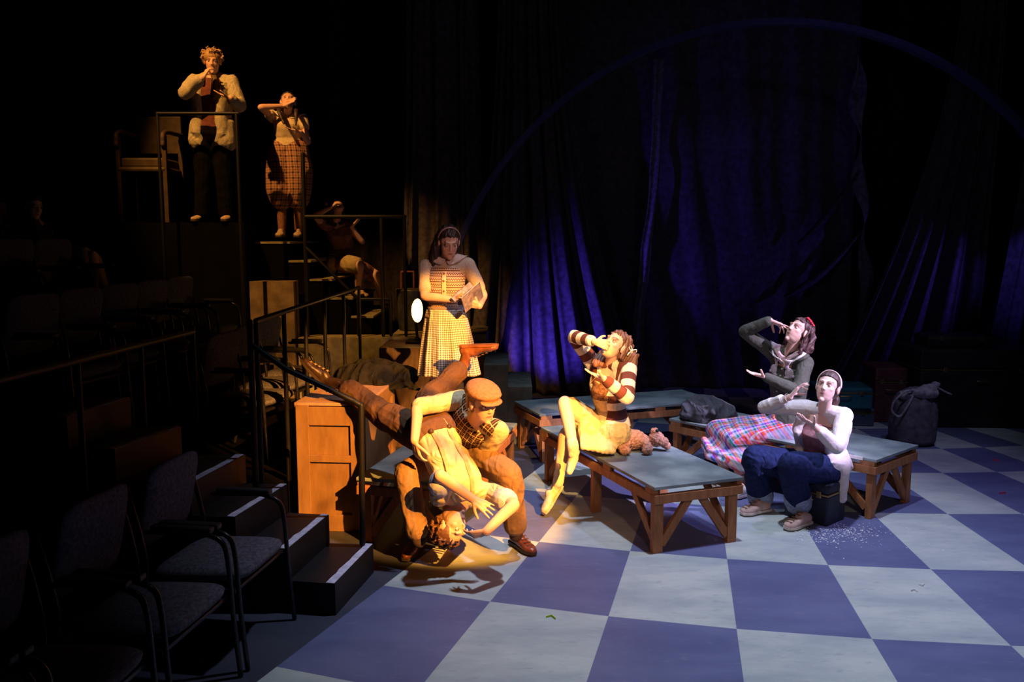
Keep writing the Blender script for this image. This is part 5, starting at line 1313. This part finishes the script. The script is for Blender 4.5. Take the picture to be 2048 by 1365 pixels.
# ---------------------------------------------------------------- seated woman on the far stairs
F = mkfig((-2.05, 10.0, 1.6), 'person in rose wrap dress sitting on the far stairs, face turned up', w=.95, sc=.98, voxel=.007)
F.pel = at(684, 520, 10.10); F.mid = at(688, 490, 10.12); F.neck = at(673, 444, 10.05); F.head = at(674, 414, 9.98)
F.shR, F.shL = at(647, 449, 10.0), at(696, 452, 10.10); F.hipR, F.hipL = at(676, 524, 10.02), at(694, 526, 10.14)
F.hf, F.hu = V((.30, -.62, .72)), V((-.25, .35, .80))
F.elR = jt(630, 432, F.shR, .27, -1); F.wrR = jt(660, 416, F.elR, .23, -1); F.elL = jt(724, 483, F.shL, .27, -1); F.wrL = jt(703, 454, F.elL, .23, -1)
F.knR = jt(718, 530, F.hipR, .42, -1); F.knL = jt(752, 550, F.hipL, .42, -1); F.anR = jt(716, 578, F.knR, .39, 1); F.anL = jt(766, 607, F.knL, .39, 1)
F.toR = at(736, 596, F.anR.y-.08); F.toL = at(780, 626, F.anL.y-.06); F.heR = at(712, 594, F.anR.y+.02); F.heL = at(764, 618, F.anL.y+.03)
F.handR = dict(tip=at(676, 402, F.wrR.y+.0), n=V((.4, .3, -.6)), curl=(.5, .5, .6, .6), thumb=.6); F.handL = dict(tip=at(716, 441, F.wrL.y-.03), n=V((0, -.1, 1)), curl=(.08,)*4, thumb=.4)
skin_body(F, SK1)
m_rose = mat('rose_brown_dress', (.26, .12, .09), .9, .15, 20, .3, 120, fold=1.0)
DR = garment(F, 'dress', m_rose, lambda bm: (loft(bm, torso_rings(F, .014, -.05, .95)), shoulders(bm, F, .010), sleeves(bm, F, .6, .018)), wr=.010, seed=3)
seat_skirt(F, m_rose, 'rose brown skirt', drop=(.06, .1), infl=.010, seed=5, wr=.02, knee=.80, vox=.009)
garment(F, 'petticoat', mat('ochre_lining', (.42, .32, .16), .9, .1, 20, .3), lambda bm: [capsule(bm, F.hipR.lerp(F.knR, .55), F.hipR.lerp(F.knR, .84), .105, .095), capsule(bm, F.hipL+V((0, 0, -.02)), F.hipL.lerp(F.knL, .5), .10, .09), capsule(bm, F.hipR+V((-.05, -.05, .0)), F.hipR+V((-.10, -.02, -.16)), .08, .05)], vox=.009, wr=.015, seed=4)
garment(F, 'sash', mat('rose_sash', (.22, .09, .08), .8), lambda bm: loft(bm, torso_rings(F, .022, .2, .36)[:2] if len(torso_rings(F, .022, .1, .36)) < 2 else torso_rings(F, .022, .1, .36)), wr=.003)
collar(F, mat('dark_collar_edge', (.05, .03, .03), .8), DR, r=.056, wid=.030, gap=.2)
hair(F, hairmat('dark_brown_hair', (1, 1, 1), (0, 0, 0)), locks=40, drop=.05, seed=39, extra=[([(0, -.1, .0), (0, -.13, -.06)], [.05, .03])])
bow(F, (.085, -.06, .075), mat('cream_ribbon', (1, 1, 1)), 1.5)
for s in 'RL': shoe(F, s, mat('tan_shoe', (.42, .28, .16), .6), m_sole_dark)

# ---------------------------------------------------------------- woman in plaid knickers
F = mkfig((-2.45, 9.4, 2.0), 'person with two plaits in pale top and plaid knee breeches standing on far stairs', w=.95, sc=.98, voxel=.007)
F.pel = at(578, 298, 9.4); F.mid = at(576, 268, 9.38); F.neck = at(577, 230, 9.4); F.head = at(576, 205, 9.34)
F.shR, F.shL = at(547, 236, 9.38), at(605, 240, 9.40); F.hipR, F.hipL = at(564, 304, 9.4), at(592, 304, 9.4)
F.hf, F.hu = V((.22, -.86, .42)), V((-.05, .4, .9))
F.elR = jt(522, 215, F.shR, .27, -1); F.wrR = jt(566, 212, F.elR, .235, 1); F.elL = jt(616, 284, F.shL, .27, -1); F.wrL = jt(601, 264, F.elL, .22, -1)
F.knR, F.knL = at(562, 378, 9.38), at(596, 378, 9.38); F.anR, F.anL = at(564, 459, 9.42), at(597, 459, 9.42)
F.toR, F.toL = F.anR+V((-.0, -.16, -.085)), F.anL+V((.02, -.16, -.085))
F.handR = dict(tip=at(592, 196, F.wrR.y-.02), n=V((0, .6, -.6)), curl=(.05,)*4); F.handL = dict(tip=at(582, 259, F.wrL.y-.03), n=V((0, -.1, 1)), curl=(.08,)*4)
skin_body(F, SK1)
PT = garment(F, 'pale_top', mat('pale_yellow_knit', (.62, .48, .28), .9, .06, 40, .25, 200), lambda bm: (loft(bm, torso_rings(F, .012, 0, .95)), shoulders(bm, F, .010), sleeves(bm, F, .7, .018)), wr=.006, seed=3)
garment(F, 'plaid_breeches', patmat('knicker_plaid', p_knick), lambda bm: (trousers(bm, F, .018, [.13, .15, .14, .095, .06], 2.75), capsule(bm, F.hipR, F.hipL, .11, .11)), wr=.018, wsc=4, seed=6, stretch=(0, 0, 1), pat=lambda co: np.c_[co[:, 0]+co[:, 1]*.7, co[:, 2], co[:, 1]])['label'] = 'baggy knee breeches in rust and black plaid'
for s in 'RL': garment(F, 'stocking', mat('brown_stocking', (.26, .12, .06), .9), lambda bm: chain(bm, leg_pts(F, s), [.09, .08, .058, .054, .038], 2.6, 4.0, .004), wr=0)
collar(F, mat('cream_collar', (.75, .65, .45), .9), PT, r=.056, wid=.06, gap=.2)
hair(F, hairmat('black_brown_hair', (1, 1, 1), (0, 0, 0)), locks=40, drop=.03, seed=49, extra=[
    ([(.06, -.05, -.02), (.085, .02, -.10), (.09, .09, -.17), (.06, .11, -.26), (.03, .11, -.33)], [.028, .024, .022, .019, .010]), ([(-.06, -.05, -.02), (-.085, .02, -.10), (-.09, .09, -.17), (-.09, .10, -.28), (-.09, .10, -.33)], [.028, .024, .022, .019, .010])])
for s in 'RL': shoe(F, s, mat('tan_shoe', (1, 1, 1)), m_sole_dark)

# ---------------------------------------------------------------- man in the blazer
F = mkfig((-3.08, 8.9, 2.2), 'person in herringbone blazer with curly fair hair standing highest on far left', male=True, w=1.0, sc=1.02, voxel=.007)
Y0 = 8.98
F.pel = at(425, 268, Y0); F.mid = at(424, 212, Y0-.02); F.neck = at(424, 154, Y0); F.head = at(425, 124, Y0-.08)
F.shR, F.shL = at(388, 164, Y0), at(462, 165, Y0); F.hipR, F.hipL = at(409, 274, Y0), at(443, 274, Y0)
F.hf, F.hu = V((.25, -.95, -.18)), V((.05, -.15, 1))
F.elR = jt(370, 186, F.shR, .29, -1); F.wrR = jt(406, 155, F.elR, .26, -1); F.elL = jt(479, 212, F.shL, .30, -1); F.wrL = jt(461, 197, F.elL, .25, -1)
F.knR, F.knL = at(407, 355, Y0), at(448, 355, Y0); F.anR, F.anL = at(404, 433, Y0+.03), at(453, 433, Y0+.03)
F.toR, F.toL = V((F.anR.x-.03, F.anR.y-.18, 2.212)), V((F.anL.x+.03, F.anL.y-.18, 2.212)); F.heR, F.heL = F.toR+V((.02, .27, 0)), F.toL+V((-.02, .27, 0))
F.handR = dict(tip=at(420, 131, F.wrR.y+.04), n=V((.5, .5, -.1)), curl=(.4, .4, .5, .5), thumb=.5); F.handL = dict(tip=at(437, 187, F.wrL.y-.02), n=V((0, -.1, 1)), curl=(.08,)*4)
skin_body(F, SK1)
m_blz = mat('herringbone_tweed', (.46, .39, .25), .95, .12, 90, .4, 300, spec=.1, fold=.6)
def b(bm):
    rg = torso_rings(F, .030, -.16, .95)
    for sgn in (-1, 1): loft(bm, [(c+s*sgn*hw*.62, s, hw*.42, f, hd*1.0) for c, s, hw, f, hd in rg])
    loft(bm, [(c-f*hd*.4, s, hw, f, hd*.62) for c, s, hw, f, hd in rg]); shoulders(bm, F, .026); sleeves(bm, F, 3.7, .028)
    for sgn, hp in ((1, F.hipL), (-1, F.hipR)): capsule(bm, hp+V((sgn*.035, 0, .10)), hp+V((sgn*.045, -.01, -.05)), .115, .115)
garment(F, 'blazer', m_blz, b, wr=.012, wsc=5, seed=3)['label'] = 'pale herringbone blazer worn open'
garment(F, 'shirt_front', mat('maroon_shirt', (.14, .04, .03), .9), lambda bm: loft(bm, torso_rings(F, .012, 0, .97)), wr=.003)
garment(F, 'scarf', mat('brown_scarf', (.12, .07, .03), .95, .2, 40, .4), lambda bm: (chain(bm, [surf(F, .42, .9, .03)[0], surf(F, .36, .7, .05)[0], surf(F, .32, .4, .05)[0]], [.032, .034, .034]), chain(bm, [surf(F, -.42, .9, .03)[0], surf(F, -.25, .7, .035)[0]], [.02, .02])), wr=.004)
garment(F, 'trousers', mat('near_black_trousers', (.006, .005, .005), .98, spec=.02), lambda bm: trousers(bm, F, .016, [.10, .09, .074, .07, .066], 3.9), wr=.008)
for s in 'RL': shoe(F, s, mat('fawn_suede_shoe', (.45, .30, .18), .8), m_sole_dark)
curls(F, hairmat('fair_curly_hair', (.50, .30, .12), (.25, .13, .05)), 150, (0, -.020, .050), (.100, .108, .085), 15, .016)

# ---------------------------------------------------------------- dim figure seated at far left
F = mkfig((-4.55, 8.17, 1.44), 'person seated in the gloom at far left with a pale hem over one knee', w=.95, sc=.98, voxel=.009)
F.pel = at(95, 515, 8.15); F.mid = at(75, 478, 8.15); F.neck = at(70, 442, 8.1); F.head = at(66, 415, 8.05)
F.shR, F.shL = at(62, 452, 7.95), at(78, 452, 8.27); F.hipR, F.hipL = at(98, 518, 8.05), at(98, 518, 8.24)
F.hf, F.hu = V((.85, -.45, -.2)), V((.1, 0, 1))
F.elR = jt(90, 500, F.shR, .27, -1); F.wrR = jt(135, 500, F.elR, .23, 1); F.elL = jt(100, 500, F.shL, .27, 1); F.wrL = jt(145, 500, F.elL, .23, 1)
F.knR, F.knL = jt(184, 512, F.hipR, .42, -1), jt(190, 516, F.hipL, .42, 1); F.anR, F.anL = jt(190, 588, F.knR, .39, 1), jt(215, 588, F.knL, .39, 1)
F.toR, F.toL = F.anR+V((.16, -.04, -.05)), F.anL+V((.16, -.02, -.05)); F.toR.z = F.toL.z = 1.455
F.handR = dict(tip=F.wrR+V((.2, -.02, -.02)), n=V((0, 0, -1))); F.handL = dict(tip=F.wrL+V((.2, 0, -.02)), n=V((0, 0, -1)))
skin_body(F, SK1)
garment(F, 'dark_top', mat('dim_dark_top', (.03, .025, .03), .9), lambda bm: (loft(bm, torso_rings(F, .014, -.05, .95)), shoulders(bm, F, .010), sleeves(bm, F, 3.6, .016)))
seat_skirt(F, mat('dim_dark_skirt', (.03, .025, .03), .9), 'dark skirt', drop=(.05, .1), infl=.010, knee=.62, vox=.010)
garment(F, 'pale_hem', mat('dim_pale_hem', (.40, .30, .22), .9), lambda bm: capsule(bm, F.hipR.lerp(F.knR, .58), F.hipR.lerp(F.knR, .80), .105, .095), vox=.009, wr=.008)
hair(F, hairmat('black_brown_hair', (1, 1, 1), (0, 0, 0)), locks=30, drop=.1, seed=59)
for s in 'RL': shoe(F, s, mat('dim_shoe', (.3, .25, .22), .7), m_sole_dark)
